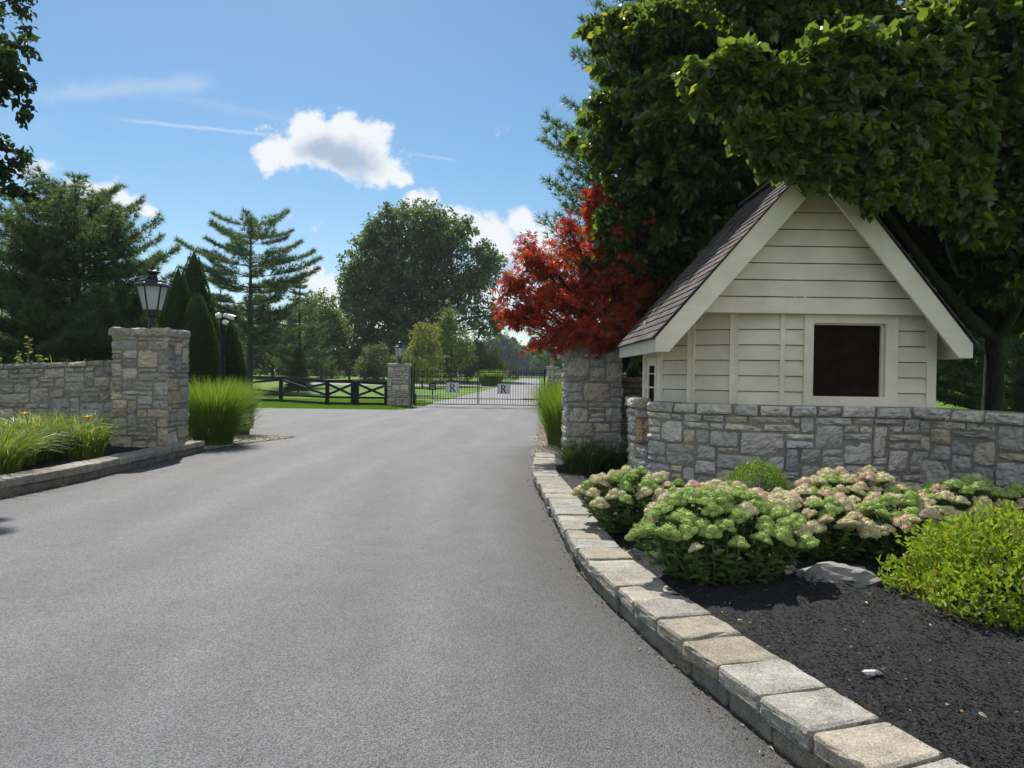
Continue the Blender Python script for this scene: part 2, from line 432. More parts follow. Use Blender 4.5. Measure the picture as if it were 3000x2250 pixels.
# ------------------------------------------------------------------ mesh builder
class MB:
    def __init__(s): s.V, s.F, s.M, s.K, s.n = [], [], [], [], 0
    def add(s, V, F, col=(.5, .5, .5), mat=0):
        V = np.asarray(V, float).reshape(-1, 3)
        F = F if isinstance(F, (list, tuple)) else np.asarray(F)
        col = np.asarray(col, float)
        if col.ndim == 1: col = np.tile(col, (len(V), 1))
        s.V.append(V); s.K.append(col)
        if isinstance(F, np.ndarray): s.F.append((F + s.n, mat))
        else:
            by = {}
            for f in F: by.setdefault(len(f), []).append(f)
            for k, fs in by.items(): s.F.append((np.array(fs) + s.n, mat))
        s.n += len(V)
    def build(s, name, mats, parent=None, origin=(0, 0, 0), smooth=False):
        me = bpy.data.meshes.new(name)
        V = np.concatenate(s.V) - np.array(origin); K = np.concatenate(s.K)
        me.vertices.add(len(V)); me.vertices.foreach_set('co', V.astype(np.float32).ravel())
        nl = sum(f.size for f, _ in s.F); npoly = sum(len(f) for f, _ in s.F)
        li = np.concatenate([f.ravel() for f, _ in s.F])
        tot = np.concatenate([np.full(len(f), f.shape[1]) for f, _ in s.F])
        st = np.concatenate(([0], np.cumsum(tot)[:-1]))
        mi = np.concatenate([np.full(len(f), m) for f, m in s.F])
        me.loops.add(nl); me.loops.foreach_set('vertex_index', li.astype(np.int32))
        me.polygons.add(npoly); me.polygons.foreach_set('loop_start', st.astype(np.int32))
        me.polygons.foreach_set('material_index', mi.astype(np.int32))
        me.polygons.foreach_set('use_smooth', np.full(npoly, bool(smooth)))
        at_ = me.attributes.new('col', 'FLOAT_COLOR', 'POINT')
        at_.data.foreach_set('color', np.concatenate([K, np.ones((len(K), 1))], 1).astype(np.float32).ravel())
        for m in (mats if isinstance(mats, (list, tuple)) else [mats]): me.materials.append(MT[m])
        me.update(calc_edges=True); me.validate()
        o = bpy.data.objects.new(name, me); C.objects.link(o)
        if parent is not None: o.parent = parent
        else: o.location = origin
        return o
    # --- shapes
    def box(s, a, b, col=(.5, .5, .5), mat=0):
        (x0, y0, z0), (x1, y1, z1) = a, b
        s.add([(x0, y0, z0), (x1, y0, z0), (x1, y1, z0), (x0, y1, z0), (x0, y0, z1), (x1, y0, z1), (x1, y1, z1), (x0, y1, z1)],
              [(0, 3, 2, 1), (4, 5, 6, 7), (0, 1, 5, 4), (1, 2, 6, 5), (2, 3, 7, 6), (3, 0, 4, 7)], col, mat)
    def bar(s, p, q, w, h, upv=(0, 0, 1), col=(.5, .5, .5), mat=0):
        p, q = np.array(p, float), np.array(q, float); d = q - p; d /= np.linalg.norm(d)
        sd_ = np.cross(d, upv); sd_ /= np.linalg.norm(sd_); u = np.cross(sd_, d)
        c = [p + sd_ * a * w / 2 + u * b * h / 2 for a, b in ((-1, -1), (1, -1), (1, 1), (-1, 1))]
        s.add(c + [k + (q - p) for k in c], [(0, 1, 2, 3)[::-1], (4, 5, 6, 7), (0, 1, 5, 4), (1, 2, 6, 5), (2, 3, 7, 6), (3, 0, 4, 7)], col, mat)
    def tube(s, pts, rad, k=8, col=(.5, .5, .5), mat=0, cap=True):
        pts = np.array(pts, float); n = len(pts)
        rad = np.full(n, rad) if np.isscalar(rad) else np.array(rad, float)
        t = np.gradient(pts, axis=0); t /= np.linalg.norm(t, axis=1)[:, None] + 1e-9
        ref = np.array([0, 0, 1.0]) if abs(t[0][2]) < .9 else np.array([1.0, 0, 0])
        a = np.cross(t, ref); a /= np.linalg.norm(a, axis=1)[:, None] + 1e-9
        b = np.cross(t, a)
        th = np.linspace(0, 2 * np.pi, k, endpoint=False)
        V = pts[:, None] + rad[:, None, None] * (np.cos(th)[None, :, None] * a[:, None] + np.sin(th)[None, :, None] * b[:, None])
        i = np.arange(n - 1)[:, None] * k; j = np.arange(k)[None]; j2 = (j + 1) % k
        F = np.stack([i + j, i + j2, i + k + j2, i + k + j], -1).reshape(-1, 4)
        s.add(V.reshape(-1, 3), F, col, mat)
        if cap:
            m = s.n - n * k
            s.F.append((np.array([[m + q for q in range(k)]]), mat)); s.F.append((np.array([[m + (n - 1) * k + q for q in range(k)][::-1]]), mat))
    def lathe(s, prof, k, c=(0, 0, 0), rot=0.0, col=(.5, .5, .5), mat=0):
        prof = np.array(prof, float); n = len(prof)
        th = np.linspace(0, 2 * np.pi, k, endpoint=False) + rot
        V = np.stack([prof[:, 0][:, None] * np.cos(th), prof[:, 0][:, None] * np.sin(th), np.repeat(prof[:, 1][:, None], k, 1)], -1).reshape(-1, 3) + np.array(c)
        i = np.arange(n - 1)[:, None] * k; j = np.arange(k)[None]; j2 = (j + 1) % k
        F = np.stack([i + j, i + j2, i + k + j2, i + k + j], -1).reshape(-1, 4)
        s.add(V, F, col, mat)
        m = s.n - n * k
        s.F.append((np.array([[m + q for q in range(k)][::-1]]), mat)); s.F.append((np.array([[m + (n - 1) * k + q for q in range(k)]]), mat))
    def prism(s, poly, y0, y1, col=(.5, .5, .5), mat=0):
        """poly in (x,z), counter-clockwise seen from -y, extruded from y0 (front) to y1"""
        n = len(poly)
        V = [(x, y0, z) for x, z in poly] + [(x, y1, z) for x, z in poly]
        F = [tuple(range(n)), tuple(range(2 * n - 1, n - 1, -1))] + [(i, i + n, (i + 1) % n + n, (i + 1) % n) for i in range(n)]
        s.add(V, F, col, mat)

def thing(name, label, cat, loc=(0, 0, 0), group=None, rotz=0.0):
    o = bpy.data.objects.new(name, None); o.empty_display_size = .2
    o.location = loc; o.rotation_euler = (0, 0, rotz); C.objects.link(o)
    return tag(o, label, cat, group)
def tag(o, label, cat, group=None):
    o['label'] = label; o['category'] = cat
    if group: o['group'] = group
    return o
def struct(o, kind='structure', label=None):
    o['kind'] = kind
    if label: o['label'] = label
    return o
def kids(o): return [c for c in C.objects if c.parent == o]
def dup(root, loc, label, group=None, rotz=0.0, scale=(1, 1, 1)):
    r = root.copy(); C.objects.link(r); r.location = loc; r.rotation_euler = (0, 0, rotz); r.scale = scale
    r['label'] = label
    if group: r['group'] = group
    for ch in list(root.children):
        c = ch.copy(); C.objects.link(c); c.parent = r
        for g in list(ch.children):
            d = g.copy(); C.objects.link(d); d.parent = c
    return r

def unit(v): return v / (np.linalg.norm(v, axis=-1, keepdims=True) + 1e-9)

# leaf templates: (along, across, out)
LEAF4 = (np.array([(0, 0, 0), (.42, -.5, .10), (1, 0, -.10), (.42, .5, .10)]), np.array([(0, 1, 2), (0, 2, 3)]))
LEAF6 = (np.array([(0, 0, 0), (.20, -.42, .10), (.62, -.40, .10), (1, 0, -.14), (.62, .40, .10), (.20, .42, .10)]), np.array([(0, 1, 2, 3), (0, 3, 4, 5)]))
def _star():
    V, F = [], []
    for ang, L in ((-68, .62), (-34, .86), (0, 1.0), (34, .86), (68, .62)):
        c, q = math.cos(R(ang)), math.sin(R(ang))
        k = len(V)
        for a, b, z in ((0, 0, 0), (.45, -.105, .03), (1, 0, -.12), (.45, .105, .03)):
            V.append((L * (a * c - b * q), L * (a * q + b * c), z))
        F.append((k, k + 1, k + 2, k + 3))
    return np.array(V), np.array(F)
STAR = _star()

def leaves(mb, P, D, N, L, W, tmpl, col, mat=0):
    T, F = tmpl
    D = unit(D); S = unit(np.cross(N, D)); N = np.cross(D, S)
    n = len(P); k = len(T)
    L = np.broadcast_to(np.asarray(L, float), (n,)); W = np.broadcast_to(np.asarray(W, float), (n,))
    V = P[:, None] + D[:, None] * (T[:, 0][None, :, None] * L[:, None, None]) + S[:, None] * (T[:, 1][None, :, None] * W[:, None, None]) + N[:, None] * (T[:, 2][None, :, None] * L[:, None, None])
    FF = (np.arange(n)[:, None, None] * k + F[None]).reshape(-1, F.shape[1])
    mb.add(V.reshape(-1, 3), FF, np.repeat(col, k, 0), mat)

def rcol(g, n, base=None, spread=.5):
    c = g.random((n, 3))
    if base is not None: c[:, 0] = np.clip(base + (c[:, 0] - .5) * spread, 0, 1)
    return c

def needles(mb, g, P, D, k, ln, wd, spread, tint=None):
    n = len(P)
    P = np.repeat(P, k, 0); D = np.repeat(D, k, 0)
    d = unit(unit(D) + g.normal(0, spread, D.shape))
    s = unit(np.cross(d, g.normal(0, 1, d.shape)))
    l = ln * g.uniform(.7, 1.15, (len(P), 1))
    V = np.stack([P - s * wd / 2, P + s * wd / 2, P + d * l], 1).reshape(-1, 3)
    F = np.arange(len(V)).reshape(-1, 3)
    c = g.random((n, 3))
    if tint is not None: c[:, 0] = np.clip(tint + (c[:, 0] - .5) * .5, 0, 1)
    mb.add(V, F, np.repeat(c, k * 3, 0))

def curve3(p, q, bulge, n=6):
    p, q, bulge = np.array(p, float), np.array(q, float), np.array(bulge, float)
    t = np.linspace(0, 1, n)[:, None]
    return p * (1 - t) + q * t + bulge * (4 * t * (1 - t))

def broadleaf(name, label, cat, base, fork, trunk_r, lobes, ncl, per, size, cl_r, mat, seed, group=None, tmpl=LEAF4,
              shell=.55, bark='bark', droop=.35, aspect=.72, twigs=.35, multi=1, sub=5, spray=2.6, subr=(.34, .52)):
    g = np.random.default_rng(seed)
    base = np.array(base, float)
    t = thing(name, label, cat, tuple(base), group)
    lob = np.array([L[:6] for L in lobes], float)
    mbL, mbB = MB(), MB()
    limbs = np.array([L[:6] for L in lobes], float)
    if sub:
        more = []
        for L in lobes:
            w = L[6] if len(L) > 6 else 1.0
            more.append((*L[:3], *(np.array(L[3:6]) * .74), w))
            for _ in range(sub):
                q = unit(g.normal(0, 1, 3)); k_ = g.uniform(*subr); c_ = np.array(L[:3]) + q * np.array(L[3:6]) * g.uniform(.62, .86)
                more.append((*c_, *(np.array(L[3:6]) * k_ * np.array((1, 1, .8))), w))
        lobes = more
    lob = np.array([L[:6] for L in lobes], float)
    bst = np.array([L[6] if len(L) > 6 else 1.0 for L in lobes])
    wts = (lob[:, 3] * lob[:, 4] * lob[:, 5]) ** (2 / 3) * bst; wts /= wts.sum()
    which = g.choice(len(lob), ncl, p=wts)
    d = unit(g.normal(0, 1, (ncl, 3)))
    r = shell + (1 - shell) * g.random(ncl) ** .7
    wild = g.random(ncl) < .20; r[wild] *= g.uniform(1.08, 1.38, wild.sum())
    inner = g.random(ncl) < .16; r[inner] = g.uniform(.15, shell, inner.sum())
    cen = lob[which, :3] + d * lob[which, 3:] * r[:, None]
    cen += g.normal(0, .12, cen.shape) * lob[which, 3:]
    keep = cen[:, 2] > base[2] + .1
    cen, d = cen[keep], d[keep]; n = len(cen)
    # branches
    fork = np.array(fork, float)
    for j in range(multi):
        off = g.normal(0, trunk_r * 1.2, 3) * (multi > 1); off[2] = 0
        fk = fork + (g.normal(0, .25, 3) if multi > 1 else 0)
        mbB.tube(curve3(base + off - (0, 0, .15), fk, g.normal(0, .06, 3), 7), np.linspace(trunk_r * 1.25, trunk_r * .72, 7) / (1 if multi == 1 else 1.3), 10)
    for L in limbs:
        c = L[:3]; s0 = fork + (c - fork) * .02
        b = g.normal(0, .06, 3) * np.linalg.norm(c - fork); b[2] += .05 * np.linalg.norm(c - fork)
        mbB.tube(curve3(s0, c, b, 7), np.linspace(trunk_r * .6, trunk_r * .18, 7), 7)
    sel = np.nonzero(g.random(n) < twigs)[0]
    for i in sel:
        li = np.argmin(np.linalg.norm(lob[:, :3] - cen[i], axis=1)); c = lob[li, :3]
        s0 = fork + (c - fork) * g.uniform(.45, 1.0)
        mbB.tube(curve3(s0, cen[i], g.normal(0, .05, 3) * np.linalg.norm(cen[i] - s0), 4), np.linspace(trunk_r * .16, trunk_r * .03, 4), 4, cap=False)
    k = per
    tw = unit(d * .75 + g.normal(0, .55, d.shape) + np.array([0, 0, -droop * .5]))
    u = g.random((n * k, 1)); out = np.repeat(tw, k, 0)
    P = np.repeat(cen, k, 0) + out * ((u - .45) * cl_r * spray) + np.clip(g.normal(0, 1, (n * k, 3)), -1.7, 1.7) * cl_r * (.42 + .35 * (1 - u)) * np.array([1, 1, .75])
    P[:, 2] -= (u[:, 0] ** 2) * cl_r * droop * 1.2
    D = unit(out * .6 + g.normal(0, .8, P.shape) + np.array([0, 0, -droop]))
    N = unit(np.array([0, 0, 1.0]) + g.normal(0, .72, P.shape))
    zz = (P[:, 2] - P[:, 2].min()) / (np.ptp(P[:, 2]) + 1e-6)
    cl = np.repeat(g.normal(0, .16, n), k)
    col = g.random((n * k, 3)); col[:, 0] = np.clip(.5 + (col[:, 0] - .5) * .7 + cl, 0, 1)
    sz = size * g.uniform(.5, 1.2, n * k)
    leaves(mbL, P, D, N, sz, sz * aspect, tmpl, col)
    mbB.build('trunk', bark, t, base, smooth=True)
    mbL.build('crown', mat, t, base)
    return t

def pine(name, label, cat, base, H, rad, z0, nwh, trunk_r, seed, mat='pine', group=None, tuft=.17, k=9, wd=.016,
         lift=.25, dens=1.0, bark='bark_dark', perw=6, lean=0.0, tipup=.25, side=.34, az=None, step=.16):
    """rad(h) gives branch length at relative height h"""
    g = np.random.default_rng(seed)
    base = np.array(base, float)
    t = thing(name, label, cat, tuple(base), group)
    mbL, mbB = MB(), MB()
    tp = curve3(base - (0, 0, .1), base + (lean, 0, H), (0, 0, 0), 9)
    mbB.tube(tp, np.linspace(trunk_r, trunk_r * .12, 9), 9)
    Ps, Ds = [], []
    for i in range(nwh):
        h = z0 + (1 - z0) * ((i + g.uniform(-.3, .3)) / nwh)
        h = min(max(h, z0 * .8), .985)
        nb = perw if h < .9 else 4
        a0 = g.uniform(0, 6.28)
        for q in range(nb):
            if g.random() > dens: continue
            a = a0 + q * 6.283 / nb + g.normal(0, .22)
            if az is not None and not az(a, h): continue
            L = rad(h) * g.uniform(.6, 1.12)
            if L < .12: L = .12
            o = np.array([math.cos(a), math.sin(a), 0])
            p0 = base + np.array([lean * h, 0, H * h])
            s = np.linspace(0, 1, 7)[:, None]
            pts = p0 + o * (L * s) + np.array([0, 0, 1.0]) * (L * (lift * s * (0.2 + h) + tipup * s ** 3 - .10 * s))
            mbB.tube(pts, np.linspace(trunk_r * .24 * (1 - h * .6), .006, 7), 5, cap=False)
            # twigs carrying needle tufts
            nt_ = max(3, int(L / step))
            for u in np.linspace(.28, 1.0, nt_):
                f = u * 6; j = min(int(f), 5); pc = pts[j] + (pts[j + 1] - pts[j]) * (f - j)
                for sg in (-1, 1):
                    tl = side * L * (1.05 - u) + .10
                    sd_ = np.array([-o[1], o[0], 0]) * sg
                    tdir = unit(sd_ * .8 + o * .65 + np.array([0, 0, .22 + .25 * g.random()]))
                    m = max(2, int(tl / (tuft * .7)))
                    for v in np.linspace(.25, 1, m):
                        Ps.append(pc + tdir * tl * v + g.normal(0, .03, 3)); Ds.append(tdir + np.array([0, 0, .25]))
                Ps.append(pc + (0, 0, .02)); Ds.append(o + np.array([0, 0, .5]))
    for v in np.linspace(.9, 1, 6):
        Ps.append(base + np.array([lean * v, 0, H * v])); Ds.append(np.array([0, 0, 1.0]))
    needles(mbL, g, np.array(Ps), np.array(Ds), k, tuft, wd, .68)
    mbB.build('trunk', bark, t, base, smooth=True)
    mbL.build('crown', mat, t, base)
    return t

def blades(mb, g, n, c, rb, L, w, arch, tilt=(0, 0), up=1.0, seg=6, lvar=.35, base_col=None, zfun=None):
    th = g.uniform(0, 2 * np.pi, n); rr = rb * np.sqrt(g.random(n))
    P = np.stack([c[0] + rr * np.cos(th), c[1] + rr * np.sin(th), np.full(n, c[2])], -1)
    az = th + g.normal(0, .5, n)
    o = np.stack([np.cos(az), np.sin(az), np.zeros(n)], -1) * (.25 + .75 * (rr / rb))[:, None]
    o[:, 0] += tilt[0]; o[:, 1] += tilt[1]
    ln = L * (1 - lvar * g.random(n))
    ar = arch * g.uniform(.4, 1.3, n)
    s = np.linspace(0, 1, seg + 1)
    out = (ar[:, None] * (.25 * s + .75 * s ** 2.2)) * ln[:, None]
    hh = (up * s[None] - (ar[:, None] * .55) * s[None] ** 3.0 * .8) * ln[:, None]
    mid = P[:, None] + o[:, None] * out[..., None] + np.array([0, 0, 1.0]) * hh[..., None]
    sd_ = unit(np.stack([-o[:, 1], o[:, 0], np.zeros(n)], -1) + g.normal(0, .25, (n, 3)))
    ww = w * (np.clip(1.05 - s, 0.03, 1) ** .6)[None] * g.uniform(.6, 1.15, (n, 1))
    A = mid - sd_[:, None] * ww[..., None] / 2; B = mid + sd_[:, None] * ww[..., None] / 2
    V = np.stack([A, B], 2).reshape(-1, 3)
    k = 2 * (seg + 1)
    i = np.arange(seg) * 2
    F1 = np.stack([i, i + 1, i + 3, i + 2], -1)
    F = (np.arange(n)[:, None, None] * k + F1[None]).reshape(-1, 4)
    c3 = g.random((n, 3))
    mb.add(V, F, np.repeat(c3, k, 0))
    return mid[:, -1]

# ================================================================== SETTING: ground, road, beds
def ribbon(name, ys, xl, xr, z, mat, edge=None, nx=2, kind='structure'):
    """sheet whose left and right outline are functions of y"""
    mb = MB(); V, K = [], []
    for y in ys:
        a, b = xl(y), xr(y)
        for i in range(nx):
            x = a + (b - a) * i / (nx - 1)
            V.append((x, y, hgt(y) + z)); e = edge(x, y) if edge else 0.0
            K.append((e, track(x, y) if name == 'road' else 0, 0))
    F = [(j * nx + i, j * nx + i + 1, (j + 1) * nx + i + 1, (j + 1) * nx + i) for j in range(len(ys) - 1) for i in range(nx - 1)]
    mb.add(V, F, K)
    o = mb.build(name, mat)
    return struct(o, kind)

ribbon('lawn', [-60, 0, 45, 76, 107, 600], lambda y: -500, lambda y: 500, 0.0, 'lawn', nx=3)

KT = [gnd(px, py, .20) for px, py in ((1567, 1325), (1556, 1380), (1585, 1423), (1603, 1459), (1644, 1529), (1682, 1604), (1736, 1655), (1803, 1718),
      (1898, 1801), (2018, 1883), (2081, 1927), (2189, 2010), (2287, 2086), (2445, 2200), (2537, 2250))]
KT = np.array([(p.x, p.y) for p in KT])[::-1]                      # near -> far
d0 = KT[0] - KT[2]; KT = np.vstack([KT[0] + unit(d0[None])[0] * 1.9 + (.25, 0), KT[0] + unit(d0[None])[0] * .9 + (.06, 0), KT])
# smooth
ky = np.linspace(KT[0, 1], KT[-1, 1], 90)
kx = np.interp(ky, KT[:, 1], KT[:, 0])
for _ in range(12): kx[1:-1] = (kx[:-2] + 2 * kx[1:-1] + kx[2:]) / 4
def kerb_x(y): return float(np.interp(y, ky, kx))
RX = [(-60, 6.0), (0.6, 2.3)] + [(float(y), float(x) + .045) for y, x in zip(ky, kx) if y > 1.4] + [(13.6, .42), (14.5, .42), (18.4, .66), (25, .95), (37, 1.37), (38, 1.40)]
ryy = np.array([q[0] for q in RX]); rxx = np.array([q[1] for q in RX])
def road_r(y): return float(np.interp(y, ryy, rxx))
LK = [(7.4, -6.30), (8.64, -6.20), (10.0, -6.05), (11.5, -6.04), (12.8, -6.06), (14.0, -6.02)]
def left_kerb_x(y): return float(np.interp(y, [q[0] for q in LK], [q[1] for q in LK]))
def road_l(y):
    if y < 14.2: return left_kerb_x(max(y, 5.0)) - .1 if y > 5 else -7.5
    return float(np.interp(y, [14.2, 16, 17.6, 17.61, 31.0, 31.01, 33, 38], [-6.1, -5.95, -5.45, -5.45, -5.45, -4.7, -4.85, -4.95]))
def track(x, y):
    dr = road_r(y) - x
    return min(1, sum(math.exp(-((dr - c_) / .28) ** 2) for c_ in (1.35, 2.85, 4.0, 5.4)))
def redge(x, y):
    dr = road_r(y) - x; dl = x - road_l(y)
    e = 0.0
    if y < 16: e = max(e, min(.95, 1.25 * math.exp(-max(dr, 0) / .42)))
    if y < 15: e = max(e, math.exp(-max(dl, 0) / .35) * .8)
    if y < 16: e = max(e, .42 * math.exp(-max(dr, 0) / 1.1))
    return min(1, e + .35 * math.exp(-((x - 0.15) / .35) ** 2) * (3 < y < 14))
ys = [-60, -20, -5, 0.6] + list(np.linspace(1.0, 16, 60)) + [17, 17.6, 17.61] + list(np.linspace(18.5, 31, 12)) + [31.01, 33, 35, 38]
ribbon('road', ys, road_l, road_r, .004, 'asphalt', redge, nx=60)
def apron_near(x): return float(np.interp(x, [-16, -9, -7.4, -6.4, -5.45], [20, 17.8, 17.6, 17.9, 17.61]))
mb = MB(); V = []; xs = np.linspace(-16, -5.45, 20)
for x in xs:
    for y in np.linspace(apron_near(x), float(np.interp(x, [-16, -12.5, -8, -5.45], [29.5, 30.6, 31.0, 31.0])), 8): V.append((x, y, .004))
mb.add(V, [(i * 8 + j, (i + 1) * 8 + j, (i + 1) * 8 + j + 1, i * 8 + j + 1) for i in range(19) for j in range(7)], (0, 0, 0))
struct(mb.build('asphalt_apron', 'asphalt'))
dl = [gnd(*p) for p in ((1241, 1184), (1350, 1162), (1401, 1149), (1494, 1126), (1513, 1113))]
dr = [gnd(*p) for p in ((1577, 1184), (1577, 1150), (1577, 1126), (1582, 1113))]
dly = [p.y for p in dl]; dlx = [p.x for p in dl]; dry = [p.y for p in dr]; drx = [p.x for p in dr]
ribbon('driveway', [38.001, 41, 45, 50, 56, 62, 70, 76, 85, 95, 107, 125], lambda y: float(np.interp(y, dly, dlx)) if y > 38.5 else -4.9,
       lambda y: float(np.interp(y, dry, drx)) + .05, .006, 'drive', nx=4)
a_, b_ = gnd(1330, 1128), gnd(1460, 1128)
ribbon('side_driveway', [a_.y - 5, a_.y, a_.y + 6], lambda y: -22, lambda y: b_.x, .010, 'drive', nx=2)

# raised planting bed on the right and on the left
def bed(name, ys, xl, xr, z, mat, nx=70, amp=.018, cr_=None):
    g = np.random.default_rng(3); V = []
    for y in ys:
        a, b = xl(y), xr(y)
        for i in range(nx):
            x = a + (b - a) * (i / (nx - 1)) ** 1.3
            V.append((x, y, z + g.normal(0, amp) * .6 + .03 * math.sin(x * 2.1 + y) * math.sin(y * 1.7) + (cr_(x, y) if cr_ else 0)))
    mb = MB()
    F = [(j * nx + i, j * nx + i + 1, (j + 1) * nx + i + 1, (j + 1) * nx + i) for j in range(len(ys) - 1) for i in range(nx - 1)]
    mb.add(V, F, (0, 0, 0)); return struct(mb.build(name, mat, smooth=True))
bed('mulch_bed', list(np.linspace(.6, 8, 130)) + list(np.linspace(8.1, 13.2, 40)), lambda y: kerb_x(y) + .22, lambda y: 8.0, .165, 'mulch',
    cr_=lambda x, y: .05 * min(1, max(0, (x - kerb_x(y) - .4))))
bed('mulch_bed', list(np.linspace(6.0, 14.2, 60)), lambda y: -12.0, lambda y: left_kerb_x(y) - .2, .17, 'mulch', 40)

# pebble shoulders
def gravel(xf0, xf1, y0, y1, seed, n):
    ribbon('gravel', list(np.linspace(y0, y1, 14)), xf0, xf1, .012, 'gravel', nx=3)
    g = np.random.default_rng(seed); mb = MB()
    ico = bmesh.new(); bmesh.ops.create_icosphere(ico, subdivisions=1, radius=1)
    IV = np.array([v.co[:] for v in ico.verts]); IF = np.array([[v.index for v in f.verts] for f in ico.faces]); ico.free()
    y = g.uniform(y0, y1, n); P = np.array([(xf0(a) + (xf1(a) - xf0(a)) * u, a, .016) for a, u in zip(y, g.random(n))])
    for p in P:
        s = g.uniform(.012, .034) * np.array([1, g.uniform(.6, 1), g.uniform(.4, .7)]); th = g.uniform(0, 3.1)
        v = IV * s; v = np.stack([v[:, 0] * math.cos(th) - v[:, 1] * math.sin(th), v[:, 0] * math.sin(th) + v[:, 1] * math.cos(th), v[:, 2]], -1)
        b = g.uniform(.5, 1.25); c = np.array([(.42, .37, .28), (.33, .30, .25), (.52, .48, .40), (.30, .24, .17)][g.integers(4)]) * b
        mb.add(v + p, IF, c)
    struct(mb.build('pebbles', 'pebble'), 'stuff')
gravel(lambda y: -7.6, lambda y: float(np.interp(y, [14.2, 15.2, 17.0, 17.55, 17.6], [-6.12, -6.0, -5.35, -5.3, -5.6])), 14.25, 17.6, 5, 2600)
gravel(lambda y: road_r(y) - .02, lambda y: road_r(y) + 1.1, 13.15, 24.0, 6, 2600)

# ================================================================== kerb walls of concrete blocks
def block(mb, q, z0, z1, g, col, bev=.022, rough=.0022):
    """q: four xy corners ccw"""
    bm = bmesh.new()
    vs = [bm.verts.new((p[0], p[1], z)) for z in (z0, z1) for p in q]
    for f in ((3, 2, 1, 0), (4, 5, 6, 7), (0, 1, 5, 4), (1, 2, 6, 5), (2, 3, 7, 6), (3, 0, 4, 7)): bm.faces.new([vs[i] for i in f])
    bmesh.ops.subdivide_edges(bm, edges=bm.edges[:], cuts=3, use_grid_fill=True)
    cen = np.mean(q, 0)
    ed = [e for e in bm.edges if len(e.link_faces) == 2 and e.calc_face_angle() > .7]
    bmesh.ops.bevel(bm, geom=ed, offset=bev, segments=2, affect='EDGES', profile=.6)
    bm.verts.index_update()
    V = np.array([v.co[:] for v in bm.verts]); V += g.normal(0, rough, V.shape)
    F = [tuple(v.index for v in f.verts) for f in bm.faces]; bm.free()
    mb.add(V, F, col)

def kerb(name, label, path, width, side, H, seed, lmin, lmax, nbase=2):
    """path: outer (road side) top edge, near -> far; side=+1 bed lies to the right"""
    g = np.random.default_rng(seed)
    path = np.array(path); sl = np.concatenate(([0], np.cumsum(np.linalg.norm(np.diff(path, axis=0), axis=1))))
    def P(s): return np.array([np.interp(s, sl, path[:, 0]), np.interp(s, sl, path[:, 1])])
    def Nn(s):
        t = P(min(s + .12, sl[-1])) - P(max(s - .12, 0)); t /= np.linalg.norm(t)
        return np.array([t[1], -t[0]]) * side
    t = thing(name, label, 'edging wall', (path[0][0], path[0][1], 0))
    org = (path[0][0], path[0][1], 0)
    def course(kind, z0, z1, off, w, s0):
        s = s0
        while s < sl[-1] - .05:
            e = min(s + g.uniform(lmin, lmax), sl[-1]); gap = .006
            j = g.normal(0, .008)
            a, b = P(s + gap) + Nn(s) * (off + j), P(e - gap) + Nn(e) * (off + j + g.normal(0, .006))
            c, d = P(e - gap) + Nn(e) * (off + w), P(s + gap) + Nn(s) * (off + w)
            q = [a, b, c, d]
            if side > 0: q = q[::-1]
            v = g.uniform(.82, 1.12); tint = g.uniform(-.015, .015)
            mb = MB(); dz = g.normal(0, .004)
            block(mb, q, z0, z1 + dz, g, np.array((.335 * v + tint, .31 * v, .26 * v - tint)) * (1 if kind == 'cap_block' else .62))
            mb.build(kind, 'concrete', t, org)
            s = e
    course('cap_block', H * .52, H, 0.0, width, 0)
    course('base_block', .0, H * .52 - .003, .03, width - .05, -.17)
    return t
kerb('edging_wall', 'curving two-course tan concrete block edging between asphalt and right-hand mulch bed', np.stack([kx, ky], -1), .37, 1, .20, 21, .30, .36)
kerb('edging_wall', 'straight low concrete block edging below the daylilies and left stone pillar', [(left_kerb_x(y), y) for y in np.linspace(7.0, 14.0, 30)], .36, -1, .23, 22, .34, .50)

# ================================================================== ashlar masonry
PAL = [(.41, .40, .385), (.35, .35, .345), (.45, .43, .40), (.38, .37, .355), (.46, .42, .35), (.40, .355, .285), (.31, .31, .31), (.46, .445, .42), (.34, .33, .32), (.36, .365, .37)]
def ashlar(W, Hh, g, ux=.085, uz=.095, big=1.0):
    nx, nz = max(1, round(W / ux)), max(1, round(Hh / uz)); ux, uz = W / nx, Hh / nz
    occ = np.zeros((nz, nx), bool); out = []
    for z in range(nz):
        x = 0
        while x < nx:
            if occ[z, x]: x += 1; continue
            h = int(g.choice([1, 2, 3, 4], p=[.44, .35, .15, .06])); h = min(h, nz - z)
            w = int(g.choice([2, 3, 4, 5, 6], p=[.26, .30, .24, .12, .08])) if h < 3 else int(g.choice([3, 4, 5]))
            run = 0
            while x + run < nx and not occ[z, x + run] and run < w: run += 1
            if x + run < nx and not occ[z, x + run]:
                rest = 0
                while x + run + rest < nx and not occ[z, x + run + rest] and rest < 2: rest += 1
                if rest == 1 and run + 1 <= 6: run += 1
            w = run
            if w < 2 and h > 1: h = 1
            while h > 1 and occ[z:z + h, x:x + w].any(): h -= 1
            occ[z:z + h, x:x + w] = True
            out.append((x * ux, z * uz, (x + w) * ux, (z + h) * uz)); x += w
    return out

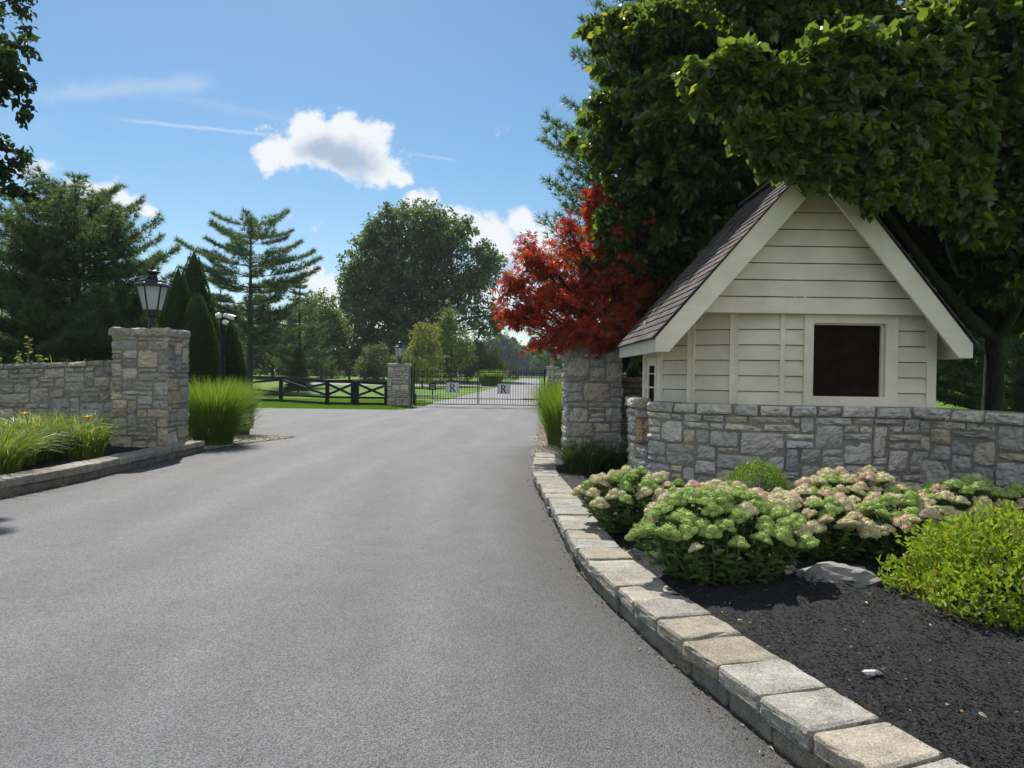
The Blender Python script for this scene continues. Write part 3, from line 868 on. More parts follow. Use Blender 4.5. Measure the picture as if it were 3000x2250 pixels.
def stone_face(mb, g, f, s0, z0, s1, z1, proud=.03, gap=.013, tone=1.0, pal=None, rough=.010, col=None):
    """f(s, z, d) -> xyz. one rock-faced stone"""
    w, h = s1 - s0, z1 - z0
    nx, nz = max(5, min(14, int(w / .035) + 2)), max(5, min(12, int(h / .035) + 2))
    if nx * nz > 150: nx = nx * 3 // 4
    A, B = np.meshgrid(np.linspace(-1, 1, nx), np.linspace(-1, 1, nz))
    jx = g.normal(0, .006, 4); jz = g.normal(0, .006, 4)
    u, v = (A + 1) / 2, (B + 1) / 2
    dx = jx[0] * (1 - u) * (1 - v) + jx[1] * u * (1 - v) + jx[2] * u * v + jx[3] * (1 - u) * v
    dz = jz[0] * (1 - u) * (1 - v) + jz[1] * u * (1 - v) + jz[2] * u * v + jz[3] * (1 - u) * v
    k = 1 - .10 * (A ** 2 * B ** 2) * min(w, h) / max(w, h)
    S = s0 + w / 2 + A * k * (w / 2 - gap) + dx; Z = z0 + h / 2 + B * k * (h / 2 - gap) + dz
    edge = np.maximum(np.abs(A), np.abs(B)) > .999
    tilt = g.normal(0, .010, 2)
    prof = np.clip(1 - np.maximum(np.abs(A), np.abs(B)) ** 3.2, 0, 1)
    rg = g.normal(0, rough, A.shape); rg = (rg + np.roll(rg, 1, 0) + np.roll(rg, 1, 1)) / 1.8
    D = proud * (.38 + .62 * prof) + tilt[0] * A + tilt[1] * B + rg * (1 - edge * .5) + g.normal(0, .004)
    # back rim
    D2 = D.copy()
    V = np.array([f(a, b, d) for a, b, d in zip(S.ravel(), Z.ravel(), D2.ravel())])
    idx = np.arange(nx * nz).reshape(nz, nx)
    F = np.stack([idx[:-1, :-1], idx[:-1, 1:], idx[1:, 1:], idx[1:, :-1]], -1).reshape(-1, 4)
    rim = np.concatenate([idx[0, :], idx[1:, -1], idx[-1, -2::-1], idx[-2:0, 0]])
    RV = np.array([f(S.ravel()[i], Z.ravel()[i], -.02) for i in rim]); m = len(rim); n0 = nx * nz
    RF = [(n0 + i, n0 + (i + 1) % m, rim[(i + 1) % m], rim[i]) for i in range(m)]
    c = np.array(col if col is not None else (pal or PAL)[g.integers(len(pal or PAL))]) * np.array((1.02, .985, .93)) * g.uniform(.85, 1.15) * tone
    mb.add(np.vstack([V, RV]), F, c)
    mb.F.append((np.array(RF) + mb.n - len(V) - m, 0))

def masonry(mb, g, f, S0, S1, Z0, Z1, cap=.14, tone=1.0, holes=(), uz=.098, capover=.025, caplen=(.28, .50), ux=.09):
    zc = Z1 - cap if cap else Z1
    for (a, b, c, d) in ashlar(S1 - S0, zc - Z0, g, ux, uz):
        s0, z0, s1, z1 = S0 + a, Z0 + b, S0 + c, Z0 + d
        stone_face(mb, g, f, s0, z0, s1, z1, proud=g.uniform(.018, .036), tone=tone)
    if cap:
        s = S0
        while s < S1 - .01:
            e = s + g.uniform(*caplen)
            if S1 - e < .16: e = S1
            f2 = lambda a, b, d: f(a, b, d + capover if d > -.01 else d)
            stone_face(mb, g, f2, s, zc, e, Z1 + g.uniform(-.006, .008), proud=.034, tone=tone * 1.04, rough=.012)
            s = e

def poly_f(path):
    """outward = right of the walking direction flipped so that it faces the viewer side given by path order"""
    path = np.array(path, float); sl = np.concatenate(([0], np.cumsum(np.linalg.norm(np.diff(path, axis=0), axis=1))))
    tt = np.gradient(path, axis=0); tt /= np.linalg.norm(tt, axis=1)[:, None]
    nn = np.stack([tt[:, 1], -tt[:, 0]], -1)
    def f(s, z, d):
        x = np.interp(s, sl, path[:, 0]); y = np.interp(s, sl, path[:, 1])
        a = np.interp(s, sl, nn[:, 0]); b = np.interp(s, sl, nn[:, 1]); q = math.hypot(a, b)
        return (x + a / q * d, y + b / q * d, z)
    return f, sl[-1], path, nn

def wall_core(mb, path, nn, th, z0, zt, ztf=None):
    """mortar body: front skin at d=0, top, back"""
    n = len(path); V = []
    for i in range(n):
        zt_ = zt if ztf is None else ztf(i)
        o, q = path[i], path[i] - nn[i] * th
        V += [(o[0], o[1], z0), (o[0], o[1], zt_), (q[0], q[1], zt_), (q[0], q[1], z0)]
    F = []
    for i in range(n - 1):
        for j in range(3): F.append((i * 4 + j, (i + 1) * 4 + j, (i + 1) * 4 + (j + 1) % 4, i * 4 + (j + 1) % 4)[::-1])
    F += [(0, 1, 2, 3), tuple((n - 1) * 4 + j for j in (3, 2, 1, 0))]
    mb.add(V, F, (.2, .2, .2), 1)

def pillar(name, label, x0, x1, y0, y1, z0, z1, seed, lampname=None, tone=1.0, uz=.085, faces=(0, 1, 3)):
    g = np.random.default_rng(seed)
    t = thing(name, label, 'stone pillar', ((x0 + x1) / 2, (y0 + y1) / 2, z0)); org = tuple(t.location)
    mb = MB(); cap = .15
    mb.box((x0 + .012, y0 + .012, z0 - .1), (x1 - .012, y1 - .012, z1 - cap), (.2, .2, .2), 1)
    cs = [(x0, y0), (x1, y0), (x1, y1), (x0, y1)]
    mc = MB(); mc.box((x0 - .01, y0 - .01, z1 - cap + .002), (x1 + .01, y1 + .01, z1 - .012), (.38, .37, .35), 0)
    for k in range(4):
        p, q = np.array(cs[k]), np.array(cs[(k + 1) % 4]); L = np.linalg.norm(q - p); tt = (q - p) / L; nn = np.array([tt[1], -tt[0]])
        f = lambda s, z, d, p=p, tt=tt, nn=nn: (*(p + tt * s + nn * (d - .01)), z)
        # corner quoins run past the edge a little
        for (a, b, c, d) in ashlar(L, z1 - cap - z0, g, .095, uz):
            stone_face(mb, g, f, a - (.02 if a < .01 else 0), z0 + b, c + (.02 if c > L - .01 else 0), z0 + d, proud=g.uniform(.018, .032), tone=tone)
        s = -.03
        while s < L + .02:
            e = s + g.uniform(.26, .46)
            if L + .03 - e < .14: e = L + .03
            stone_face(mc, g, lambda a, b, d, f=f: f(a, b, d + .03), s, z1 - cap, e, z1, proud=.03, tone=tone * 1.05, rough=.010); s = e
    # cap top slab of laid stones
    nxs = 3
    for i in range(nxs):
        for j in range(2):
            w = (x1 - x0 + .08) / nxs; dd = (y1 - y0 + .08) / 2
            a, b = x0 - .04 + i * w, y0 - .04 + j * dd
            f = lambda s, z, d: (s, z, z1 - .03 + d)
            stone_face(mc, g, f, a, b, a + w, b + dd, proud=.028, gap=.005, tone=tone * 1.05, rough=.005)
    mb.build('shaft', ['stone', 'mortar'], t, org); mc.build('cap', ['stone', 'mortar'], t, org)
    return t

LP = pillar('stone_pillar', 'near left stone pillar carrying a lantern beside the tall grass', -7.38, -6.36, 13.1, 13.95, .12, 2.37, 31)
RP = pillar('stone_pillar', 'shaded stone pillar under the red maple, right of the road', .945, 1.885, 12.2, 13.15, .12, 2.42, 32)
GL = pillar('stone_pillar', 'far left gate pillar between black fence and iron gate', -5.97, -4.99, 34.1, 35.0, 0, 2.08, 33, tone=1.2, uz=.11)
GR = pillar('stone_pillar', 'far right gate pillar half hidden behind the tall grass', 1.74, 2.74, 34.1, 35.0, 0, 2.06, 34, tone=1.2, uz=.11)

# left garden wall (top rises gently to the pillar)
def straight_wall(name, label, p, q, z0, za, zb, seed, th=.35, tone=1.0, cap=.12):
    g = np.random.default_rng(seed); p, q = np.array(p, float), np.array(q, float)
    path = [p + (q - p) * u for u in np.linspace(0, 1, 12)]
    f0, L, path, nn = poly_f(path)
    top = lambda s: za + (zb - za) * s / L
    f = lambda s, z, d: f0(s, z0 + (z - z0) * (top(s) - z0) / (zb - z0), d)
    t = thing(name, label, 'stone wall', (p[0], p[1], z0)); org = (p[0], p[1], z0)
    mb = MB(); wall_core(mb, path, nn, th, z0, zb, lambda i: top(L * i / 11) - .01)
    masonry(mb, g, f, 0, L, z0, zb, cap, tone)
    mb.build('masonry', ['stone', 'mortar'], t, org)
    return t
straight_wall('stone_wall', 'low stone garden wall left of the lantern pillar, behind the daylilies', (-13.0, 13.1), (-7.40, 13.55), .1, 1.52, 1.79, 41)
straight_wall('stone_wall', 'dark stone wall between the shaded pillar and the cream hut', (1.89, 12.75), (4.6, 12.9), .1, 1.60, 1.60, 42, tone=.9)

# curved wall under the hut
HC = np.array((3.33, 10.25)); RO = 1.60
def arc(a0, a1, n): return [HC + RO * np.array((-math.sin(R(a)), -math.cos(R(a)))) for a in np.linspace(a0, a1, n)]
WZ = 1.285
g = np.random.default_rng(51)
hw = thing('stone_wall', 'curved grey stone wall below the hut, continuing to the right edge', 'stone wall', (3.33, 8.65, .1)); horg = (3.33, 8.65, .1)
main_path = arc(67, 0, 40) + [np.array((x, 8.65)) for x in np.linspace(3.40, 5.035, 10)]
f, L, pth, nn = poly_f(main_path)
mb = MB(); wall_core(mb, pth, nn, .25, .0, WZ - .012); masonry(mb, g, f, 0, L, .08, WZ, .145, 1.2); mb.build('masonry', ['stone', 'mortar'], hw, horg)
# end face of the front part (towards the slot)
wing = [np.array((4.99, 8.70)) + (np.array((5.42, 7.5)) - np.array((4.99, 8.70))) * u for u in np.linspace(0, 1, 6)] + [np.array((5.75, 6.4)), np.array((6.3, 5.0)), np.array((7.0, 3.6))]
f, L, pth, nn = poly_f(wing)
mb = MB(); wall_core(mb, pth, nn, .3, .0, WZ - .016); masonry(mb, g, f, 0, L, .08, WZ - .004, .15, 1.12); mb.build('masonry', ['stone', 'mortar'], hw, horg)
stub = arc(135, 80, 30)
f, L, pth, nn = poly_f(stub)
mb = MB(); wall_core(mb, pth, nn, .25, .0, WZ + .01); masonry(mb, g, f, 0, L, .08, WZ + .02, .145, 1.2)
# reveal of the slot
e0 = HC + (RO + .02) * np.array((-math.sin(R(80)), -math.cos(R(80)))); e1 = HC + (RO - .26) * np.array((-math.sin(R(80)), -math.cos(R(80))))
tt = (e1 - e0); LL = np.linalg.norm(tt); tt /= LL; nv = np.array((tt[1], -tt[0]))
fr = lambda s, z, d: (*(e0 + tt * s + nv * d), z)
for z0_, z1_, cc in ((.66, 1.02, (.44, .36, .25)), (1.02, 1.15, (.37, .36, .35)), (1.15, 1.30, (.40, .38, .35))): stone_face(mb, g, fr, 0, z0_, LL, z1_, proud=.02, col=cc)
mb.build('masonry', ['stone', 'mortar'], hw, horg)
low = arc(80, 67, 8)
f, L, pth, nn = poly_f(low)
mb = MB(); wall_core(mb, pth, nn, .25, .0, .65); masonry(mb, g, f, 0, L, .08, .66, 0); mb.build('slot_sill', ['stone', 'mortar'], hw, horg)

# ================================================================== hut
hut = thing('gatehouse', 'small cream gatehouse with steep shingled gable roof on curved stone wall', 'gatehouse', (3.5, 9.6, 1.2)); ho = (3.5, 9.6, 1.2)
YF = 8.45                                                      # plane of the rake boards
AP = at(2408, 432, YF); EL = at(1921, 983, YF); ER = at(2851, 1002, YF); YB = 11.3
AX, AZ = AP.x, AP.z
sl_l = (AZ - EL.z) / (AX - EL.x); sl_r = (AZ - ER.z) / (ER.x - AX)
def roof_z(x): return AZ - sl_l * (AX - x) if x < AX else AZ - sl_r * (x - AX)
# roof deck
mb = MB()
def slope(x0, z0, x1, z1, th, ya, yb, mat='trim'):
    mb.prism([(x0, z0), (x1, z1), (x1, z1 - th), (x0, z0 - th)][::-1] if x1 > x0 else [(x0, z0), (x1, z1), (x1, z1 - th), (x0, z0 - th)], ya, yb)
slope(EL.x + .02, EL.z - .03, AX, AZ - .05, .05, YF + .03, YB)
slope(AX, AZ - .05, ER.x - .02, ER.z - .03, .05, YF + .03, YB)
mb.build('roof_deck', 'trim', hut, ho)
# shingles: individual tabs in courses
def shingles(x0, z0, x1, z1, ya, yb, seed):
    g = np.random.default_rng(seed); mb = MB()
    e = np.array((x0, z0)); r_ = np.array((x1, z1)); L = np.linalg.norm(r_ - e); u = (r_ - e) / L
    nrm = np.array((-u[1], u[0])) if u[0] > 0 else np.array((u[1], -u[0]))
    ex = .135; rows = int(L / ex) + 1
    for i in range(rows):
        s0 = i * ex - .02; s1 = min(s0 + ex + .03, L)
        if s1 <= s0: break
        y = ya - g.uniform(0, .2)
        while y < yb:
            w = g.uniform(.10, .26); y0, y1 = max(y, ya), min(y + w - .004, yb); y += w
            if y1 - y0 < .01: continue
            th = .016 + g.uniform(0, .008); ss = s0 - g.uniform(0, .008)
            a = e + u * ss; b = e + u * s1
            A0, A1 = a + nrm * .0, a + nrm * th; B1 = b + nrm * .004; 
            V = [(A0[0], y0, A0[1]), (A0[0], y1, A0[1]), (A1[0], y1, A1[1]), (A1[0], y0, A1[1]), (B1[0], y0, B1[1]), (B1[0], y1, B1[1])]
            v = g.choice([.55, .8, 1.0, 1.25], p=[.2, .3, .3, .2]) * g.uniform(.9, 1.1)
            mb.add(V, [(0, 1, 2, 3), (3, 2, 5, 4), (0, 3, 4), (1, 5, 2)], np.array((.115, .100, .094)) * v)
    return mb
shingles(EL.x - .03, EL.z - .02, AX, AZ - .02, YF - .025, YB + .03, 61).build('roof_shingles', 'shingle', hut, ho)
shingles(ER.x + .03, ER.z - .02, AX, AZ - .02, YF - .025, YB + .03, 62).build('roof_shingles', 'shingle', hut, ho)
mb = MB(); mb.bar((AX, YF - .02, AZ + .005), (AX, YB + .03, AZ + .005), .16, .03, col=(.09, .075, .08)); mb.build('ridge_cap', 'shingle', hut, ho)
# rake boards with plumb cut ends
fw = .245
def rake(xe, ze, sgn):
    s_ = sl_l if sgn < 0 else sl_r
    dz = fw * math.sqrt(1 + s_ * s_)                     # vertical depth of the board
    tail = .19
    xi = xe - sgn * 0.0
    x2 = xe + (-sgn) * ((dz - tail) / s_)
    poly = [(AX, AZ - .025), (xe, ze - .025), (xe, ze - tail), (x2, ze - tail), (AX, AZ - .025 - dz)]
    m = MB(); m.prism(poly if sgn < 0 else poly[::-1], YF, YF + .04); m.build('rake_board', 'trim', hut, ho)
rake(EL.x, EL.z, -1); rake(ER.x, ER.z, 1)
m = MB(); m.bar((EL.x + .015, YF + .042, EL.z - .115), (EL.x + .015, YB, EL.z - .115), .03, .165); m.build('eave_fascia', 'trim', hut, ho)
m = MB(); m.bar((ER.x - .015, YF + .042, ER.z - .115), (ER.x - .015, YB, ER.z - .115), .03, .165); m.build('eave_fascia', 'trim', hut, ho)
SX1 = at(2737, 1050, 8.85).x
# gable boards
YG = 8.74
gz = [at(2500, 917 + 4, YG).z]; 
for k in range(14): gz.append(gz[-1] + .207)
m = MB(); gg = np.random.default_rng(9)
for a, b in zip(gz[:-1], gz[1:]):
    a_x0 = lambda z: AX - (AZ - .06 - z) / sl_l; a_x1 = lambda z: AX + (AZ - .06 - z) / sl_r
    if a > AZ - .12: break
    bt = min(b, AZ - .08); d = .024
    V = [(a_x0(a), YG - d, a), (min(a_x1(a), 99), YG - d, a), (a_x1(bt), YG, bt - .010), (a_x0(bt), YG, bt - .010), (a_x0(a), YG + .01, a), (a_x1(a), YG + .01, a)]
    m.add(V, [(0, 1, 2, 3), (4, 5, 1, 0)], (gg.random(), 0, 0))
m.build('gable_siding', 'siding', hut, ho)
m = MB(); m.box((EL.x + .3, YG + .012, gz[0] + .002), (SX1, 10.2, gz[0] + .02)); m.build('ceiling_board', 'trim', hut, ho)
m = MB()   # frieze under the right rake
m.prism([(a_x1(gz[0]) - .07, gz[0] - .0), (a_x1(gz[0]) + .0, gz[0]), (AX + .02, AZ - .16), (AX - .03, AZ - .16)], YG - .034, YG - .018); m.build('frieze_board', 'trim', hut, ho)
# body walls: front flat and four facets round the left corner
RH = 1.40; ZB = 1.20
vert = [np.array(HC) + RH * np.array((-math.sin(R(a)), -math.cos(R(a)))) for a in (0, 22.5, 45, 67.5, 90, 112.5)]
SX1v = np.array((SX1, 8.85))
def clap(m, p, q, z0, z1, n=6, seed=0, ztop=None, e0=0, e1=1):
    g = np.random.default_rng(seed); p, q = np.array(p), np.array(q); tt = (q - p) / np.linalg.norm(q - p); nv = np.array((tt[1], -tt[0]))
    h = (z1 - z0) / n
    for i in range(n):
        a, b = z0 + i * h, z0 + (i + 1) * h
        d = .024 + g.uniform(0, .003)
        P = lambda w, dd, z: (w[0] + nv[0] * dd, w[1] + nv[1] * dd, z)
        V = [P(p, d, a), P(q, d, a), P(q, .002, b - .010), P(p, .002, b - .010), P(p, -.004, a), P(q, -.004, a)]
        m.add(V, [(0, 1, 2, 3), (4, 5, 1, 0), (0, 3, 4), (1, 5, 2)], (g.random(), 0, 0))
ZT = gz[0] + .01
nb = 7; bh = .194; ZT0 = ZT
WX0, WX1 = at(2353, 1000, 8.85).x, at(2627, 1000, 8.85).x
WZ0, WZ1 = at(2490, 1192, 8.85).z, at(2490, 921, 8.85).z
m = MB()
fx0 = vert[0]
clap(m, (vert[0][0], 8.85), (WX0 + .01, 8.85), ZT - 7 * bh, ZT, 7, 1)
m.build('front_siding', 'siding', hut, ho)
m = MB(); clap(m, (WX1 - .01, 8.85), (SX1 - .03, 8.85), ZT - 7 * bh, ZT, 7, 2); m.build('front_siding', 'siding', hut, ho)
for k in range(5):
    m = MB(); p, q = vert[k + 1], vert[k]
    clap(m, p, q, ZT - 7 * bh, ZT, 7, 3 + k); m.build('corner_siding', 'siding', hut, ho)
m = MB(); clap(m, (SX1, 8.86), (SX1, 11.0), ZT - 7 * bh, ZT, 7, 12); clap(m, (SX1, 11.0), (vert[5][0], 11.0), ZT - 7 * bh, ZT, 7, 13)
clap(m, (vert[5][0], 11.0), tuple(vert[5]), ZT - 7 * bh, ZT, 7, 14); m.build('rear_siding', 'siding', hut, ho)
# corner battens
for k in range(5):
    p = vert[k]; a = (0, 22.5, 45, 67.5, 90)[k]
    m = MB()
    for da, sg in ((-11.25, 1), (11.25, -1)):
        nv = np.array((-math.sin(R(a + da)), -math.cos(R(a + da)))); tt = np.array((nv[1], -nv[0])) * sg
        if k == 0 and sg == 1: nv = np.array((0, -1.0)); tt = np.array((1.0, 0)) 
        w = .055
        c0 = p + nv * .028; c1 = p + tt * (-w if False else w) + nv * .028; c2 = p + tt * w - nv * .005; c3 = p - nv * .005
        q = [c0, c1, c2, c3]
        V = [(*x, ZB) for x in q] + [(*x, ZT) for x in q]
        m.add(V, [(0, 1, 5, 4), (1, 2, 6, 5), (2, 3, 7, 6), (3, 0, 4, 7), (0, 3, 2, 1), (4, 5, 6, 7)], (.5, 0, 0))
    m.build('corner_board', 'trim', hut, ho)
m = MB(); m.box((SX1 - .105, 8.815, ZB), (SX1 + .01, 8.86, ZT + .16)); m.build('corner_board', 'trim', hut, ho)
# front window: trim, stops, dark panel
win = MB(); OX0, OX1 = at(2382, 1050, 8.82).x, at(2586, 1050, 8.82).x; OZ0, OZ1 = at(2480, 1162, 8.82).z, at(2480, 947, 8.82).z
Y0 = 8.808
win.box((WX0, Y0, WZ0), (OX0, 8.86, WZ1)); win.box((OX1 + .03, Y0, WZ0), (WX1, 8.86, WZ1))
win.box((OX0, Y0 + .001, OZ1), (OX1 + .03, 8.86, WZ1)); win.box((OX0, Y0 - .004, WZ0), (OX1 + .03, 8.86, OZ0))
wf = win.build('window', 'trim', hut, ho)
m = MB(); m.box((OX0, 8.862, OZ0), (OX0 + .02, 8.93, OZ1)); m.box((OX1 + .0, 8.862, OZ0), (OX1 + .03, 8.93, OZ1)); m.box((OX0 + .02, 8.862, OZ1 - .02), (OX1, 8.93, OZ1)); m.box((OX0 - .01, 8.862, OZ0 - .02), (OX1 + .04, 8.93, OZ0))
o = m.build('window_stop', 'trim', wf, ho)
m = MB(); m.box((OX0 + .005, 8.90, OZ0 + .003), (OX1 - .002, 8.915, OZ1 - .024)); o = m.build('window_panel', 'panel', wf, ho)
# small side window above the slot, on the last facet
p, q = vert[4], vert[3]; tt = (q - p) / np.linalg.norm(q - p); nv = np.array((tt[1], -tt[0]))
def face_box(m, s0, s1, z0, z1, d0, d1, mat=0):
    V = []
    for z in (z0, z1):
        for s, d in ((s0, d1), (s1, d1), (s1, d0), (s0, d0)): c = p + tt * s + nv * d; V.append((c[0], c[1], z))
    m.add(V, [(0, 3, 2, 1), (4, 5, 6, 7), (0, 1, 5, 4), (1, 2, 6, 5), (2, 3, 7, 6), (3, 0, 4, 7)], (.5, 0, 0), mat)
m = MB(); face_box(m, .13, .19, 1.1, 1.86, -.02, .036); face_box(m, .40, .46, 1.1, 1.86, -.02, .036); face_box(m, .19, .40, 1.76, 1.86, -.02, .0355)
sw = m.build('window', 'trim', hut, ho)
m = MB(); face_box(m, .195, .395, 1.1, 1.755, .018, .024, 0); m.build('window_panel', 'panel', sw, ho)

# ================================================================== lanterns
def make_lantern(name, label, loc, group):
    t = thing(name, label, 'lantern', loc, group)
    K = 6; rot = R(0)
    m = MB(); m.lathe([(.115, 0), (.115, .03), (.085, .045), (.07, .06), (.07, .22), (.085, .235), (.085, .255), (.05, .27)], 16); m.build('post_base', 'iron', t, (0, 0, 0), True)
    for j in range(4):
        a = j * math.pi / 2 + .5
        m = MB(); o = np.array((math.cos(a), math.sin(a), 0))
        m.tube([o * .05 + (0, 0, .24), o * .13 + (0, 0, .28), o * .10 + (0, 0, .33), o * .155 + (0, 0, .385)], .012, 6); m.tube([o * .03 + (0, 0, .26), o * .06 + (0, 0, .37)], .01, 5)
        m.build('bracket', 'iron', t, (0, 0, 0), True)
    zb, zt, rb, rt = .385, .83, .165, .275
    m = MB(); m.lathe([(.0, zb - .012), (rb + .012, zb - .012), (rb + .012, zb + .012), (.0, zb + .0125)], K, rot=rot); 
    for j in range(K):
        a = rot + j * math.pi / 3; o = np.array((math.cos(a), math.sin(a), 0))
        m.bar(o * rb + (0, 0, zb), o * rt + (0, 0, zt), .022, .022, upv=(-o[1], o[0], 0))
    m.build('cage', 'iron', t)
    for j in range(K):
        a0, a1 = rot + j * math.pi / 3, rot + (j + 1) * math.pi / 3
        c = lambda a, r_, z: (math.cos(a) * r_, math.sin(a) * r_, z)
        m = MB(); e = .006
        m.add([c(a0, rb - .008, zb + .01), c(a1, rb - .008, zb + .01), c(a1, rt - .008, zt), c(a0, rt - .008, zt),
               c(a0, rb - .008 - e, zb + .01), c(a1, rb - .008 - e, zb + .01), c(a1, rt - .008 - e, zt), c(a0, rt - .008 - e, zt)],
              [(0, 1, 2, 3), (7, 6, 5, 4), (0, 4, 5, 1), (2, 6, 7, 3)]); m.build('glass_pane', 'glass', t)
    m = MB(); m.lathe([(.05, zb + .02), (.05, zb + .08), (.03, zb + .085), (.035, zb + .11), (.05, zb + .15), (.045, zb + .20), (.015, zb + .225)], 12); m.build('bulb', 'white', t, (0, 0, 0), True)
    m = MB(); m.lathe([(.0, .828), (rt - .01, .828), (rt + .055, .83), (rt + .062, .845), (rt + .04, .885), (rt - .02, .905), (rt - .03, .915), (rt - .035, .95), (rt - .10, .985), (.105, 1.0), (.0, 1.0)], K, rot=rot); m.build('hood', 'iron', t)
    m = MB(); m.lathe([(.10, .99), (.085, 1.005), (.075, 1.05), (.10, 1.09), (.14, 1.105), (.14, 1.115), (.09, 1.14), (.04, 1.165), (.02, 1.17), (.02, 1.18), (.045, 1.197), (.045, 1.203), (.02, 1.215), (.018, 1.235), (.008, 1.262), (.002, 1.275)], 14); m.build('finial', 'iron', t, (0, 0, 0), True)
    return t
lan = make_lantern('lantern', 'large black hexagonal lantern on the near left stone pillar', (-6.86, 13.52, 2.345), 'pillar lanterns')
lan.rotation_euler.z = R(27)
dup(lan, (-5.47, 34.55, 2.055), 'distant black lantern on the pillar between fence and gate', 'pillar lanterns', R(9), (.97, .97, .94))
dup(lan, (2.24, 34.55, 2.035), 'distant black lantern on the far right gate pillar, partly behind maple leaves', 'pillar lanterns', R(-4), (.97, .97, .94))

# ================================================================== camera post
cp = thing('camera_post', 'slim black post topped with white security cameras by the tall grass', 'camera post', (-6.94, 17.0, 0)); co = (-6.94, 17.0, 0)
m = MB(); m.tube([(-6.94, 17, 0), (-6.94, 17, 3.0), (-6.94, 17, 3.04)], [.06, .06, .045], 14); m.build('post', 'black', cp, co, True)
def ball_cam(x, y, z, d, r_):
    d = np.array(d, float); d /= np.linalg.norm(d)
    m = MB(); p = np.array((x, y, z)); m.tube([p, p + d * .05, p + d * .07, p + d * .10, p + d * .125], [r_, r_, r_ * .92, r_ * .66, r_ * .2], 14); h = m.build('dome_camera', 'white', cp, co, True)
    m = MB(); s_ = np.cross(d, (0, 0, 1)); m.tube([p + d * .118, p + d * .135], [r_ * .22, r_ * .2], 8); m.tube([p + d * .112 + np.array((r_ * .25, 0, .012)), p + d * .125 + np.array((r_ * .25, 0, .012))], r_ * .18, 8); m.build('camera_lens', 'lens', h, co)
ball_cam(-6.99, 16.95, 2.92, (-.45, -.85, -.1), .07)
ball_cam(-6.90, 16.97, 2.77, (.95, -.3, -.2), .062)
m = MB(); m.tube([(-6.90, 16.98, 2.93), (-6.82, 16.95, 2.92)], .05, 10); m.tube([(-6.82, 16.95, 2.92), (-6.79, 16.94, 2.91), (-6.60, 16.86, 2.86), (-6.585, 16.855, 2.857)], [.03, .055, .06, .05], 12); b = m.build('bullet_camera', 'white', cp, co, True)
m = MB(); m.tube([(-6.583, 16.853, 2.856), (-6.575, 16.85, 2.854)], .04, 10); m.build('camera_lens', 'lens', b, co)

# ================================================================== black cross-rail fence
fe = thing('fence', 'long black wooden paddock fence with crossed rails along the lawn', 'fence', (-12.1, 37.0, 0)); fo = (-12.1, 37.0, 0)
fpts = [(-26.0, 40.5), (-18.9, 39.0), (-12.1, 37.2), (-8.97, 34.5), (-7.72, 34.45)]
H_ = [1.3, 1.3, 1.29, 1.17, 1.16]
for (x, y), h in zip(fpts, H_): m = MB(); m.box((x - .085, y - .085, -.1), (x + .085, y + .085, h + .04)); m.build('fence_post', 'blackwood', fe, fo)
def panel(par, org, p, q, h0, h1):
    p, q = np.array(p), np.array(q); P = lambda u, z, dy=0: (p[0] + (q[0] - p[0]) * u, p[1] + (q[1] - p[1]) * u - .09 + dy, z)
    for nm, a, b, w in (('top_rail', h0, h1, .14), ('middle_rail', .40, .40, .11), ('bottom_rail', .10, .10, .13)):
        m = MB(); m.bar(P(0, a), P(1, b), .035, w); m.build(nm, 'blackwood', par, org)
    m = MB(); m.bar(P(.02, h0 - .12, .04), P(.98, .52, .04), .03, .115); m.build('cross_rail', 'blackwood', par, org)
    m = MB(); m.bar(P(.02, .52, .08), P(.98, h1 - .12, .08), .03, .115); m.build('cross_rail', 'blackwood', par, org)
for i in range(4): panel(fe, fo, fpts[i], fpts[i + 1], H_[i], H_[i + 1])
fg = thing('fence_gate', 'short black cross-rail gate between the fence end and gate pillar', 'gate', (-7.5, 34.45, 0)); go = (-7.5, 34.45, 0)
for x in (-7.52, -6.09): m = MB(); m.box((x - .09, 34.36, -.1), (x + .09, 34.54, 1.19)); m.build('gate_post', 'blackwood', fg, go)
panel(fg, go, (-7.44, 34.45), (-6.18, 34.45), 1.15, 1.10)

# ================================================================== iron driveway gate
def letter_R(m, x, z, h, y):
    """serif capital R, pieces a hair apart in depth"""
    w = h * .78
    def rect(a, b, c, d, e): m.box((x + a * w, y - .012 - e, z + b * h), (x + c * w, y, z + d * h))
    rect(.14, .03, .34, .97, 0)
    rect(.0, 0, .48, .055, .001); rect(.0, .945, .40, 1.0, .001)
    def band(cx, cz, r0, r1, h0, h1, a0, a1, e):
        n = 14; out = [(x + (cx + r1 * math.cos(t)) * w, z + (cz + h1 * math.sin(t)) * h) for t in np.linspace(a0, a1, n)]
        inn = [(x + (cx + r0 * math.cos(t)) * w, z + (cz + h0 * math.sin(t)) * h) for t in np.linspace(a0, a1, n)]
        for i in range(n - 1): m.prism([inn[i], out[i], out[i + 1], inn[i + 1]], y - .012 - e, y)
    band(.42, .735, .20, .40, .205, .264, R(-90), R(90), .002)
    rect(.33, .945, .43, .999, .0025); rect(.33, .471, .43, .53, .0025)
    m.prism([(x + .40 * w, z + .49 * h), (x + .60 * w, z + .49 * h), (x + .98 * w, z + .03 * h), (x + .76 * w, z + .0 * h)][::-1], y - .0155, y)
    rect(.74, 0, 1.08, .055, .004)
GY = 34.5
